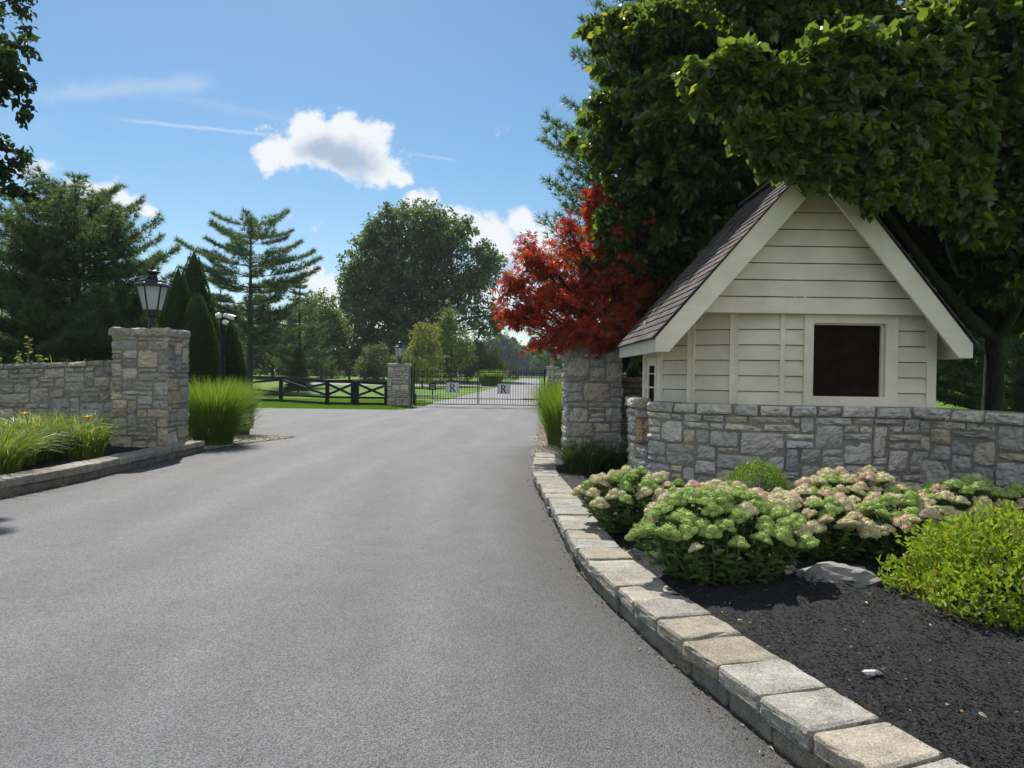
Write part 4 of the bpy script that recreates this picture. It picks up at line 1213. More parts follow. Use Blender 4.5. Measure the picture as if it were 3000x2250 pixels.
def make_leaf(label, x0, x1, hinge_left):
    t = thing('iron_gate', label, 'gate', (x0 if hinge_left else x1, GY, 0), 'driveway gate leaves'); org = tuple(t.location)
    b = 0.14
    m = MB(); xh = x0 if hinge_left else x1; xm = x1 if hinge_left else x0
    m.box((xh - .04, GY - .04, b - .04), (xh + .04, GY + .04, 1.92)); m.build('hinge_stile', 'iron', t, org)
    m = MB(); m.box((xm - .02, GY - .02, b), (xm + .02, GY + .02, 2.26)); m.build('meeting_stile', 'iron', t, org)
    for z in (1.70, 1.48, .42, b): m = MB(); m.box((x0, GY - .016, z - .018), (x1, GY + .016, z + .018)); m.build('rail', 'iron', t, org)
    n = 25; scroll0 = 17
    for i in range(1, n):
        u = i / n; x = x0 + (x1 - x0) * (u if hinge_left else 1 - u)
        if hinge_left is None: pass
        top = 1.86 if i < 19 else 1.70
        m = MB(); m.tube([(x, GY, b), (x, GY, top - .07)], .011, 6, cap=False)
        if i < 19: m.tube([(x, GY, top - .07), (x, GY, top - .055), (x, GY, top + .03)], [.012, .022, .002], 6)
        m.build('picket', 'iron', t, org)
    sg = -1 if hinge_left else 1
    def spiral(cx, cz, r_, turns, a0, d):
        th = np.linspace(0, turns * 2 * math.pi, 26)
        return [(cx + r_ * (1 - .75 * q / th[-1]) * math.cos(a0 + d * q), GY, cz + r_ * (1 - .75 * q / th[-1]) * math.sin(a0 + d * q)) for q in th]
    for dx, r_, cz in ((.72, .085, 1.80), (.50, .09, 1.805), (.17, .15, 1.88)):
        m = MB(); cx = xm + sg * dx
        m.tube(spiral(cx, cz, r_, 1.6, R(-90), 1 if sg > 0 else -1), .011, 6); m.tube(spiral(cx + sg * .0, cz, r_, .75, R(-90), -1 if sg > 0 else 1), .011, 6); m.build('scroll', 'iron', t, org)
    m = MB(); m.tube(curve3((xm + sg * .30, GY, 1.92), (xm + sg * .02, GY, 2.24), (-sg * -.02, 0, -.06), 8), .011, 6); m.build('scroll', 'iron', t, org)
    px0 = -3.19 if hinge_left else -.71; pz0, pz1 = (.70, 1.185) if hinge_left else (.675, 1.16)
    m = MB(); m.box((px0, GY - .035, pz0), (px0 + .61, GY - .018, pz1)); pl = m.build('plaque', 'plaque', t, org)
    m = MB(); letter_R(m, px0 + .145, pz0 + .045, .40, GY - .036); m.build('letter', 'navy', pl, org)
    for s0, s1 in ((px0 + .012, 1), (px0 + .598, -1)):
        m = MB(); m.tube(curve3((s0, GY - .04, pz0 + .02), (s0, GY - .04, pz1 - .02), (.055 * s1, 0, 0), 10), .008, 5); m.build('plaque_border', 'navy', pl, org)
    return t
make_leaf('left black iron gate leaf with R plaque, hinged on the lantern pillar', -4.88, -1.67, True)
make_leaf('right black iron gate leaf with R plaque, ending at the tall grass', -1.60, 1.58, False)
def opener(label, p, q):
    t = thing('gate_opener', label, 'gate opener', p, 'gate openers'); org = p
    m = MB(); m.bar(p, q, .09, .09); m.build('arm', 'steel', t, org); m = MB(); m.box((p[0] - .08, p[1] - .08, hgt(p[1])), (p[0] + .08, p[1] + .08, p[2] + .1)); m.build('bracket', 'iron', t, org)
opener('pale gate opener arm behind the left gate leaf', (-4.85, 35.35, .50), (-3.6, 35.2, .50))
opener('pale gate opener arm behind the right gate leaf', (1.45, 35.0, .42), (.55, 34.9, .42))
sp_ = gnd(1267, 1168)
ns = thing('notice_sign', 'small dark sign on a post standing on the lawn behind the gate', 'sign', tuple(sp_)); no = tuple(sp_)
m = MB(); m.box((sp_.x - .04, sp_.y - .04, sp_.z - .1), (sp_.x + .04, sp_.y + .04, sp_.z + .75)); m.build('post', 'black', ns, no)
m = MB(); w_, z_ = .23, sp_.z + .55
m.prism([(sp_.x - w_, z_), (sp_.x + w_, z_), (sp_.x + w_, z_ + .42), (sp_.x + .08, z_ + .50), (sp_.x - .08, z_ + .50), (sp_.x - w_, z_ + .42)], sp_.y - .075, sp_.y - .045); bd = m.build('board', 'black', ns, no)
m = MB()
for i in range(4): m.box((sp_.x - .15, sp_.y - .08, z_ + .07 + i * .09), (sp_.x + .15 - .03 * (i % 2), sp_.y - .076, z_ + .10 + i * .09))
m.build('lettering', 'steel', bd, no)

# ================================================================== VEGETATION
def grass_clump(name, label, cat, c, n, rb, L, w, arch, mat, seed, tilt=(0, 0), up=1.0, group=None, seg=6, flowers=(), z=None, layers=None):
    g = np.random.default_rng(seed)
    t = thing(name, label, cat, tuple(c), group)
    mb = MB(); blades(mb, g, n, c, rb, L, w, arch, tilt, up, seg)
    for (n2, L2, a2) in (layers or ()): blades(mb, g, n2, c, rb, L2, w, a2, tilt, up, seg)
    mb.build('foliage', mat, t, c)
    for (x, y, z_) in flowers:
        m = MB(); p = np.array((x, y, z_)); m.tube([(x + .03, y + .05, c[2]), (x + .01, y + .02, z_ - .05), p], .005, 5)
        t_ = m.build('flower_stalk', 'stem', t, c)
        m = MB(); k = 6; a = np.arange(k) * 6.283 / k
        D = np.stack([np.cos(a), np.sin(a) - .3, np.full(k, .7)], -1)
        leaves(m, np.repeat(p[None], k, 0), D, np.array([[0, 0, 1.0]]) + D * .1, .10, .06, LEAF6, g.random((k, 3))); m.build('flower', 'yellow', t, c)
    return t

# tall ornamental grass, left and right of the road
grass_clump('tall_grass', 'big fountain of tall green grass right of the near left pillar', 'ornamental grass', (-6.42, 15.3, .02), 3000, .38, 1.70, .012, .48, 'miscanthus', 71, (.05, -.05), layers=((1500, 1.2, .8), (900, .85, 1.1)))
grass_clump('tall_grass', 'second tall grass clump leaning right, behind the big fountain clump', 'ornamental grass', (-7.0, 17.8, .02), 2200, .40, 1.6, .013, .36, 'miscanthus', 72, (.10, -.05), layers=((800, 1.1, .6),))
grass_clump('tall_grass', 'bright tall grass clump left of the shaded pillar by the pebbles', 'ornamental grass', (1.28, 16.2, .02), 2400, .45, 1.7, .012, .45, 'miscanthus', 73, (-.10, -.05), layers=((800, 1.0, .5),))
grass_clump('tall_grass', 'tall grass clump behind, between shaded pillar and far right gate pillar', 'ornamental grass', (1.55, 21.0, .02), 2000, .55, 1.65, .016, .34, 'miscanthus', 74, (-.08, 0), layers=((600, 1.0, .6),))
q_ = gnd(1439, 1131)
grass_clump('tall_grass', 'distant rounded grass clump seen through the gate between the R plaques', 'ornamental grass', (q_.x, q_.y, q_.z), 1500, 1.0, 2.0, .06, .5, 'miscanthus', 75)

# daylilies
DG = 'daylily clumps by the walls'
grass_clump('daylily', 'arching daylily clump with a yellow bloom, right end of left bed', 'daylily', (-7.0, 11.5, .17), 620, .34, 1.0, .019, .95, 'daylily', 81, flowers=((-6.80, 11.4, .80),), group=DG)
grass_clump('daylily', 'arching daylily clump with a yellow bloom, middle of left bed', 'daylily', (-7.55, 11.2, .17), 620, .36, 1.02, .019, .95, 'daylily', 82, flowers=((-7.60, 11.1, .86),), group=DG)
grass_clump('daylily', 'flowerless daylily clump against the left garden wall', 'daylily', (-7.95, 12.1, .17), 460, .32, .98, .019, .85, 'daylily', 83, group=DG)
grass_clump('daylily', 'daylily clump spilling over the left edging blocks at the picture edge', 'daylily', (-7.0, 9.55, .17), 760, .32, .92, .017, 1.0, 'daylily', 84, group=DG)
grass_clump('daylily', 'daylily clump between the picture edge clump and the middle clump', 'daylily', (-7.35, 10.4, .17), 560, .32, .92, .018, .95, 'daylily', 85, group=DG)
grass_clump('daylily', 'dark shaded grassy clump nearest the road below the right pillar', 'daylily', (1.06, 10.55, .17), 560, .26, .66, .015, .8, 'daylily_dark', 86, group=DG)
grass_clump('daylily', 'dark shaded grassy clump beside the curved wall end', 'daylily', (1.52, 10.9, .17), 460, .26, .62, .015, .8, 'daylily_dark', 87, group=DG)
# plants poking over the left wall
grass_clump('arching_grass', 'few pale arching blades rising over the left garden wall', 'grass', (-9.1, 14.2, .6), 16, .12, 1.75, .035, .85, 'daylily', 88)
grass_clump('arching_grass', 'tiny arching blades over the wall close to the lantern pillar', 'grass', (-8.45, 14.2, .7), 8, .10, 1.25, .022, .8, 'daylily', 89)
def weed(name, label, c, hts, seed, mat='yellowish'):
    g = np.random.default_rng(seed); t = thing(name, label, 'plant', tuple(c)); mb, ms = MB(), MB()
    for (dx, dy, h) in hts:
        p0, p1 = np.array(c) + (dx * .4, dy, 0), np.array(c) + (dx, dy, h); ms.tube(curve3(p0, p1, (0, 0, 0), 5), .008, 5)
        n = int(h / .035); u = g.uniform(.35, 1, n)[:, None]; P = p0 + (p1 - p0) * u; D = g.normal(0, 1, (n, 3)); D[:, 2] = np.abs(D[:, 2]) * .6
        leaves(mb, P, D, np.tile((0, 0, 1.0), (n, 1)) + g.normal(0, .3, (n, 3)), .09, .06, LEAF6, g.random((n, 3)))
    ms.build('stem', 'stem', t, c); mb.build('foliage', mat, t, c)
weed('leafy_weed', 'yellow-green leafy sprigs peeking over the left wall', (-9.6, 14.1, .3), [(-.6, 0, 1.55), (-.3, .1, 1.65), (0, 0, 1.9), (.12, .1, 1.6), (-.8, 0, 1.6), (.3, 0, 1.5), (-.15, 0, 1.5), (-.95, .1, 1.5)], 90)

# ---- sedum: foliage + many domed flower heads
def floret_head(name, mat, seed, r=.078):
    g = np.random.default_rng(seed); mb = MB()
    ico = bmesh.new(); bmesh.ops.create_icosphere(ico, subdivisions=2, radius=1)
    IV = np.array([v.co[:] for v in ico.verts]); IF = np.array([[v.index for v in f.verts] for f in ico.faces]); ico.free()
    o8 = np.array([(1, 0, 0), (-1, 0, 0), (0, 1, 0), (0, -1, 0), (0, 0, 1), (0, 0, -1)], float); f8 = np.array([(0, 2, 4), (2, 1, 4), (1, 3, 4), (3, 0, 4), (2, 0, 5), (1, 2, 5), (3, 1, 5), (0, 3, 5)])
    sub = [(0, 0, 0, .62)] + [(math.cos(a) * r * .58, math.sin(a) * r * .58, -r * g.uniform(.22, .40), g.uniform(.36, .50)) for a in np.arange(5) * 6.283 / 5 + g.random()]
    for sx, sy, sz, q in sub:
        rr = r * q; sc = np.array((1, 1, .85)); c0 = np.array((sx, sy, sz))
        V = IV * sc * rr * (.88 + g.normal(0, .05, (len(IV), 1))); V[:, 2] = np.maximum(V[:, 2], -rr * .3)
        mb.add(c0 + V, IF, (.35, 0, 0))
        m = int(150 * q); d = g.normal(0, 1, (m, 3)); d[:, 2] = np.abs(d[:, 2]) * 1.0 - .25; d = unit(d)
        P = c0 + d * rr * sc * g.uniform(.88, 1.04, (m, 1)); cc = rcol(g, m)
        for p, k3 in zip(P, cc): mb.add(o8 * r * g.uniform(.04, .075) + p, f8, k3)
    me = mb.build(name, mat); me_data = me.data; bpy.data.objects.remove(me); return me_data
HEADS = {k: [floret_head('flower_head', m, 300 + i * 7 + j) for j in range(3)] for i, (k, m) in enumerate((('g', 'floret_green'), ('c', 'floret_cream'), ('p', 'floret_pink')))}
def sedum(label, c, rx, ry, h, n, mix, seed, group='sedum plants in the mulch bed', frontgreen=.0):
    g = np.random.default_rng(seed); c = np.array(c, float)
    t = thing('sedum', label, 'sedum plant', tuple(c), group)
    mb = MB(); ms = MB()
    th = np.arange(n) * 2.39996 + g.random(); rr = np.sqrt((np.arange(n) + .5) / n)
    for i in range(n):
        ox, oy = rr[i] * math.cos(th[i]), rr[i] * math.sin(th[i])
        tip = c + np.array((ox * rx, oy * ry, h * (1 - .42 * rr[i] ** 2.4) * g.uniform(.88, 1.06)))
        tip[:2] += g.normal(0, .02, 2)
        foot = c + np.array((ox * rx * .45, oy * ry * .45, 0))
        pts = curve3(foot, tip, (ox * .05, oy * .05, 0), 6); ms.tube(pts, np.linspace(.008, .005, 6), 5, cap=False)
        # fleshy leaves up the stem
        m = 22; u = np.sort(g.uniform(.04, .93, m)); P = np.array([pts[0] + (pts[-1] - pts[0]) * a for a in u]); P[:, :2] += 4 * (u * (1 - u))[:, None] * np.array((ox * .05, oy * .05))
        a = np.arange(m) * 2.4 + g.random() * 6; D = np.stack([np.cos(a), np.sin(a), np.full(m, .35) + g.normal(0, .25, m)], -1); D[:, 0] += ox * .5; D[:, 1] += oy * .5
        N = np.array((0, 0, 1.0)) + g.normal(0, .3, (m, 3)) - D * .2
        L = (.10 - .04 * u) * g.uniform(.8, 1.2, m)
        leaves(mb, P, D, N, L, L * .62, LEAF6, rcol(g, m, .25 + .5 * g.random(), .6))
        f = (oy < -.1) * frontgreen
        pr = np.array(mix, float); pr = pr / pr.sum(); pr = pr * (1 - f) + np.array((1, 0, 0)) * f
        kind = 'gcp'[g.choice(3, p=pr)]
        o = bpy.data.objects.new('flower_head', HEADS[kind][g.integers(3)]); C.objects.link(o); o.parent = t
        o.location = Vector(tip - c); s = g.uniform(.75, 1.25); o.scale = (s, s, s * g.uniform(.8, 1.1))
        o.rotation_euler = (-oy * .45 + g.normal(0, .12), ox * .45 + g.normal(0, .12), g.random() * 6)
    ms.build('stem', 'stem', t, tuple(c)); mb.build('foliage', 'sedum_leaf', t, tuple(c))
    return t
sedum('left sedum with cream heads, next to the dark daylilies and curved wall', (1.14, 6.6, .17), .50, .42, .56, 54, (.45, .50, .05), 101, frontgreen=.35)
sedum('biggest front sedum, mostly green heads, beside the edging blocks', (1.47, 5.0, .17), .60, .44, .62, 76, (.60, .34, .06), 102, frontgreen=.55)
sedum('sedum with pinkish heads behind the biggest front sedum', (1.75, 5.9, .17), .54, .42, .54, 52, (.15, .50, .35), 103)
sedum('sedum with cream heads behind the grey boulder', (2.40, 5.65, .17), .50, .42, .52, 50, (.22, .60, .18), 104)
sedum('sedum with pinkish heads in front of the round boxwood', (2.30, 6.28, .17), .46, .28, .40, 36, (.2, .45, .35), 105)
sedum('tall cream sedum near the middle of the straight stone wall', (3.10, 6.45, .17), .56, .42, .60, 50, (.25, .62, .13), 106)
sedum('sedum with salmon heads just behind the golden shrub', (3.05, 5.6, .17), .56, .40, .50, 50, (.25, .4, .35), 107, frontgreen=.4)
sedum('greyish shaded sedum in front of the wall corner', (3.95, 6.25, .17), .54, .42, .56, 46, (.3, .6, .1), 108)
sedum('greyish shaded sedum farthest right along the wing wall', (4.6, 6.1, .17), .54, .42, .54, 44, (.35, .5, .15), 109)

# ---- low shrubs
def bush(name, label, cat, c, rx, ry, h, n, size, mat, seed, aspect=.5, shell=.72, twig=True, group=None, lump=.16, tmpl=LEAF4, flowers=0, updir=.5):
    g = np.random.default_rng(seed); c = np.array(c, float)
    t = thing(name, label, cat, tuple(c), group); mb = MB()
    d = g.normal(0, 1, (n, 3)); d[:, 2] = np.abs(d[:, 2]) * 1.1 - .12; d = unit(d)
    lum = np.zeros(n)
    for _ in range(26):
        q = unit(g.normal(0, 1, 3) + (0, 0, .5)); lum = np.maximum(lum, np.clip((d @ q - .86) / .14, 0, 1) * g.uniform(.5, 1.2))
    r = (shell + (1 - shell) * g.random(n) ** .6) * (1 - lump * .5 + lump * lum) * (1 + g.normal(0, .035, n))
    P = c + d * r[:, None] * np.array((rx, ry, h)) + (0, 0, .02); P[:, 2] = np.maximum(P[:, 2], c[2] + .015)
    D = unit(d * .7 + g.normal(0, .55, d.shape) + np.array((0, 0, updir))); N = unit(d + g.normal(0, .5, d.shape) + (0, 0, .6))
    col = g.random((n, 3)); col[:, 0] = np.clip(col[:, 0] * .7 + lum * .3, 0, 1)
    sz = size * g.uniform(.6, 1.25, n)
    leaves(mb, P, D, N, sz, sz * aspect, tmpl, col); mb.build('foliage', mat, t, tuple(c))
    m = MB()
    for i in range(14):
        q = unit(g.normal(0, 1, 3) + (0, 0, .9)); m.tube(curve3(c, c + q * np.array((rx, ry, h)) * .85, (0, 0, .02), 4), np.linspace(.012, .004, 4), 5, cap=False)
    m.build('stem', 'bark', t, tuple(c))
    for i in range(flowers):
        q = unit(np.array((g.normal(0, .7), -abs(g.normal(.4, .6)), abs(g.normal(0, .6)) + .15))); p = c + q * np.array((rx, ry, h)) * 1.0
        m = MB(); k = 26; dd = unit(g.normal(0, 1, (k, 3)) + (0, 0, .6)); leaves(m, p + dd * .014 * np.array((1, 1, .5)), dd, g.normal(0, 1, (k, 3)), .012, .010, LEAF4, g.random((k, 3)))
        m.build('flower', 'spirea_flower', t, tuple(c))
    return t
bush('golden_shrub', 'golden yellow-green shrub with tiny pink flowers at the right edge', 'shrub', (3.44, 4.42, .16), .88, .76, .47, 14500, .048, 'spirea', 111, .5, .55, lump=.55, tmpl=LEAF6, flowers=16)
bush('boxwood', 'small round boxwood against the curved stone wall', 'shrub', (2.40, 6.88, .17), .40, .30, .60, 4600, .028, 'boxwood', 112, .6, .8, lump=.06)
# boulder and small stone
def rock(name, label, c, s, seed, rough=.16, sub=4, mat='boulder', col=(.30, .295, .28)):
    bm = bmesh.new(); bmesh.ops.create_icosphere(bm, subdivisions=sub, radius=1); g = np.random.default_rng(seed)
    V = np.array([v.co[:] for v in bm.verts]); F = np.array([[v.index for v in f.verts] for f in bm.faces]); bm.free()
    d = V.copy()
    for _ in range(16):                                        # cut facets
        q = unit(g.normal(0, 1, 3)); k = g.uniform(.62, .9); e = np.maximum(d @ q - k, 0); d -= e[:, None] * q * .85
    for fq, am in ((2.2, .10), (5, .05), (11, .025)):
        ph = g.uniform(0, 6, 3); d *= 1 + am * (np.sin(V[:, 0] * fq + ph[0]) * np.sin(V[:, 1] * fq * 1.2 + ph[1]) * np.sin(V[:, 2] * fq * .9 + ph[2]))[:, None]
    from mathutils import noise as _n
    d *= np.array([1 + .22 * (_n.fractal(Vector(v) * 1.6 + Vector((seed, 0, 0)), .9, 2.1, 6)) for v in V])[:, None]
    m = MB(); m.add(d * np.array(s) + np.array(c), F, col)
    return tag(m.build(name, mat, None, tuple(c)), label, 'rock')
rock('boulder', 'low grey boulder half buried in mulch between sedum and golden shrub', (2.28, 4.98, .14), (.38, .27, .175), 124, col=(.28, .27, .25))
rock('small_stone', 'small flat pale stone lying alone on the black mulch', (1.745, 3.40, .19), (.055, .022, .014), 122, .02, sub=3, col=(.55, .54, .52))

# mulch chips and dry leaves
def chips():
    g = np.random.default_rng(131); mb = MB(); n = 78000
    y = .9 + (7.2 - .9) * g.random(n) ** 1.5; x0 = np.interp(y, ky, kx) + .36; x = x0 + (np.minimum(5.4, 1.1 * y + 1.0) - x0) * g.random(n)
    P = np.stack([x, y, .178 + .05 * np.clip(x - x0, 0, 1) + g.random(n) * .022 + .03 * np.sin(x * 2.1 + y) * np.sin(y * 1.7)], -1)
    a = g.normal(-.5, .9, n); D = np.stack([np.cos(a), np.sin(a), g.normal(0, .28, n)], -1); N = np.array((0, 0, 1.0)) + g.normal(0, .45, (n, 3))
    L = g.uniform(.006, .028, n); W = g.uniform(.0016, .0045, n)
    v = g.uniform(.004, .042, n); v[g.random(n) < .05] *= 4.5
    col = np.stack([v, v * .96, v * .98], -1)
    leaves(mb, P, D, N, L, W, LEAF6, col)
    struct(mb.build('mulch_chips', 'chip'), 'stuff')
    n = 150; mb = MB()
    y = 1.2 + 5 * g.random(n); x0 = np.interp(y, ky, kx) + .38; x = x0 + 2.4 * g.random(n) ** 1.2
    P = np.stack([x, y, .205 + .05 * np.clip(x - x0, 0, 1)], -1); D = g.normal(0, 1, (n, 3)); D[:, 2] *= .15
    pal = np.array([(.42, .30, .14), (.5, .42, .28), (.30, .13, .05), (.55, .5, .4), (.22, .12, .07)])
    sz = g.uniform(.012, .04, n)
    leaves(mb, P, D, np.array((0, 0, 1.0)) + g.normal(0, .5, (n, 3)), sz, sz * .5, LEAF6, pal[g.integers(5, size=n)])
    # along the foot of both kerbs
    n = 420; y = 1.3 + 11 * g.random(n) ** 1.4; x = np.interp(y, ky, kx) + .02 - np.abs(g.normal(0, .05, n))
    P = np.stack([x, y, np.full(n, .012)], -1); D = g.normal(0, 1, (n, 3)); D[:, 2] *= .1; sz = g.uniform(.008, .03, n)
    leaves(mb, P, D, np.array((0, 0, 1.0)) + g.normal(0, .4, (n, 3)), sz, sz * .4, LEAF6, pal[g.integers(5, size=n)] * .8)
    n = 90; y = 8 + 6.2 * g.random(n); x = np.array([left_kerb_x(a) for a in y]) + np.abs(g.normal(0, .08, n))
    P = np.stack([x, y, np.full(n, .012)], -1); D = g.normal(0, 1, (n, 3)); D[:, 2] *= .1; sz = g.uniform(.012, .04, n)
    leaves(mb, P, D, np.array((0, 0, 1.0)) + g.normal(0, .4, (n, 3)), sz, sz * .4, LEAF6, pal[g.integers(5, size=n)])
    struct(mb.build('leaf_litter', 'litter'), 'stuff')
chips()

# blades on the nearer lawn strips
def turf():
    g = np.random.default_rng(141); mb = MB()
    def patch(n, xr, yr, hh):
        P = np.stack([g.uniform(*xr, n), g.uniform(*yr, n), np.zeros(n)], -1); P[:, 2] = [hgt(a) for a in P[:, 1]]
        D = np.array((0, 0, 1.0)) + g.normal(0, .35, (n, 3)); N = g.normal(0, 1, (n, 3)); N[:, 2] = .1
        s = hh * g.uniform(.6, 1.3, n); leaves(mb, P, D, N, s, .02, LEAF4, g.random((n, 3)))
    patch(26000, (-16, -5.0), (31.1, 34.3), .075); patch(16000, (-16, -5.0), (34.3, 42), .08); patch(2500, (-5.0, -4.3), (34.6, 39), .07); patch(5000, (1.4, 2.8), (24, 40), .08)
    struct(mb.build('lawn_grass', 'turf'), 'stuff')
turf()

# ---- trees
# Japanese maple
broadleaf('japanese_maple', 'red-leaved Japanese maple leaning over the shaded stone pillar', 'tree', (2.45, 13.7, .1), (2.1, 13.5, 1.7), .085,
    [(1.55, 13.0, 3.95, .75, .8, .75), (.75, 12.8, 3.45, .75, .75, .55), (.25, 12.7, 2.95, .60, .6, .42), (1.1, 12.6, 2.85, .85, .75, .50), (1.75, 12.6, 3.2, .7, .7, .6), (.08, 12.6, 2.66, .38, .45, .22), (.75, 12.5, 2.45, .7, .55, .25),
     (.35, 12.8, 3.78, .26, .3, .34, 1.6), (1.5, 13.0, 4.85, .18, .2, .38, 3), (1.75, 13.1, 4.4, .4, .4, .4, 1.5), (1.9, 13.0, 4.6, .16, .2, .3, 2), (.0, 12.7, 3.3, .3, .3, .12, 2), (1.0, 12.9, 4.2, .2, .2, .3, 2), (2.2, 13.2, 3.3, .5, .5, .6), (1.5, 12.3, 2.35, .5, .45, .25), (.75, 12.4, 2.2, .6, .4, .2), (1.25, 11.95, 2.35, .6, .2, .28, 4), (1.75, 12.0, 2.5, .4, .2, .3, 3), (2.5, 13.3, 3.0, .6, .5, .8)],
    560, 17, .13, .115, 'maple', 201, tmpl=STAR, aspect=1.0, droop=.12, multi=3, twigs=.55, bark='bark_dark', sub=4, shell=.4)
# big lindens over and behind the hut
broadleaf('linden_tree', 'large sunlit green linden rising behind the hut roof', 'tree', (5.6, 15.2, 0), (5.4, 14.8, 2.6), .17,
    [(4.6, 13.2, 5.9, 3.1, 1.5, 2.4), (3.1, 13.0, 5.0, 1.75, 1.2, 1.7), (2.9, 13.0, 7.0, 1.7, 1.1, 1.4), (4.5, 13.2, 7.9, 2.2, 1.2, 1.0), (6.2, 13.2, 7.2, 2.4, 1.3, 1.6), (2.9, 13.6, 3.3, 1.2, 1.1, 1.3, 1.5), (5.0, 12.2, 6.4, 2.4, .9, 1.7, 1.3), (3.6, 12.0, 5.9, 1.4, .8, 1.2, 1.3), (2.0, 13.0, 4.2, .8, .8, 1.0, 1.2), (5.0, 10.8, 6.4, 1.4, .7, 1.2), (4.2, 11.0, 7.6, 1.4, .7, 1.0), (1.6, 13.2, 6.2, .5, .5, .7), (1.9, 13.2, 8.0, .6, .5, .6)],
    3000, 44, .165, .094, 'linden', 202, tmpl=LEAF6, shell=.5, twigs=.4, aspect=.8, sub=6)
broadleaf('linden_tree', 'dark shaded linden whose trunk stands right of the hut, branches overhanging the gable', 'tree', (8.72, 13.0, 0), (8.6, 12.7, 2.4), .19,
    [(8.4, 11.8, 6.2, 3.3, 2.6, 2.8), (7.2, 10.0, 6.0, 2.2, 1.6, 2.0, 1.3), (9.6, 9.8, 5.8, 2.0, 2.0, 2.4), (5.9, 8.8, 5.3, 1.7, .8, 1.15, 1.8), (4.35, 8.35, 5.05, 1.15, .45, .78, 2.6), (6.6, 9.0, 4.5, 1.3, .8, .85, 1.8), (7.8, 9.8, 4.1, 1.7, 1.2, 1.1, 1.8), (8.5, 11.0, 9.0, 3.0, 2.4, 1.8), (3.75, 8.14, 4.30, .62, .16, .44, 9), (4.5, 8.14, 4.12, .55, .14, .38, 7), (5.15, 8.14, 3.75, .35, .12, .3, 5), (3.3, 8.14, 4.15, .38, .13, .32, 8), (2.95, 8.14, 4.36, .5, .14, .3, 6), (2.6, 8.3, 4.95, .6, .18, .4, 4), (3.5, 8.2, 5.1, .7, .2, .5, 4), (4.3, 8.15, 4.0, .42, .14, .28, 5), (4.75, 8.15, 3.72, .3, .13, .2, 3), (4.6, 8.2, 4.45, .5, .2, .25, 4), (5.0, 8.25, 4.05, .45, .2, .30, 4), (4.1, 8.1, 3.72, .26, .12, .14, 4), (9.8, 12.5, 4.0, 2.2, 1.8, 1.6, 1.4), (7.3, 10.2, 3.5, 1.1, .8, .8, 1.6), (9.3, 10.8, 3.5, 1.5, 1.2, .9, 1.5), (6.6, 11.9, 3.4, .9, .8, .8, 1.4), (6.3, 9.2, 3.75, .7, .4, .5, 2), (7.0, 12.8, 4.2, 1.6, 1.3, 1.5, 1.4), (11.5, 14.0, 4.5, 2.2, 2.0, 2.2, 1.3)],
    5600, 44, .15, .086, 'linden', 203, tmpl=LEAF6, shell=.5, twigs=.3, sub=5, aspect=.85, bark='bark_dark')
# tree at the upper left corner
broadleaf('oak_tree', 'leafy tree outside the left edge, its branch tips entering the sky', 'tree', (-12.6, 12.6, 0), (-12.2, 12.6, 6.0), .24,
    [(-8.7, 10.2, 6.0, 1.65, 1.3, .95, 1.5), (-8.65, 10.0, 4.3, 1.45, 1.0, .5, 1.5), (-10.8, 11.0, 5.5, 2.2, 2, 2.2), (-9.0, 16.0, 12.6, 1.1, .9, .5, 1.3), (-12.0, 13.0, 10.0, 2.5, 2.5, 2.5)],
    560, 54, .13, .12, 'shade', 204, tmpl=LEAF6, shell=.45)
# conifers
def r_bigpine(h): return 3.75 * min(1, (1.06 - h) / .62) ** .6 * (1 if h > .12 else .8)
pine('pine_tree', 'broad dark pine with branches to the ground behind the left wall', 'tree', (-15.4, 25.0, 0), 8.0, r_bigpine, .04, 20, .22, 211, tuft=.26, k=16, wd=.024, lift=.28, tipup=.30, perw=8, side=.44, step=.17)
def r_wpine(h): return float(np.interp(h, [.2, .32, .45, .6, .75, .88, .96, 1.0], [2.6, 4.0, 4.6, 5.0, 4.6, 4.4, 3.0, 2.2]))
pine('white_pine', 'tall airy white pine with bare trunk and flat tiers against the sky', 'tree', (-20.7, 56.0, .17), 13.6, r_wpine, .26, 13, .26, 212, tuft=.42, k=12, wd=.042, lift=.20, dens=.86, perw=6, tipup=.20, side=.33, step=.24)
pine('white_pine', 'smaller pine right of the tall airy pine, behind the little spruce', 'tree', (-18.6, 62.0, .27), 9.6, lambda h: 3.6 * (1.05 - h) ** .8, .16, 14, .18, 213, tuft=.36, k=11, wd=.036, lift=.25, dens=.9, perw=6, step=.3)
pine('white_pine', 'pine filling the gap between arborvitae and the tall airy pine', 'tree', (-25.5, 62.0, .27), 8.4, lambda h: 3.2 * (1.05 - h) ** .8, .1, 13, .18, 214, tuft=.36, k=11, wd=.036, lift=.25, dens=.9, perw=6, step=.3)
pine('pine_tree', 'tall pine showing left of the linden, above the red maple', 'tree', (3.3, 19.5, 0), 12.5, lambda h: 3.9 * (1.04 - h) ** .55, .12, 20, .2, 215, tuft=.24, k=12, wd=.022, lift=.22, perw=7, side=.4, step=.22)
q_ = gnd(873, 1151)
pine('small_spruce', 'little light-green spruce on the lawn behind the black fence', 'tree', tuple(q_), 3.35, lambda h: 1.15 * (1.02 - h) ** .8, .05, 26, .06, 216, mat='spruce', tuft=.11, k=10, wd=.016, lift=.1, perw=9, side=.45, tipup=.1, step=.13)
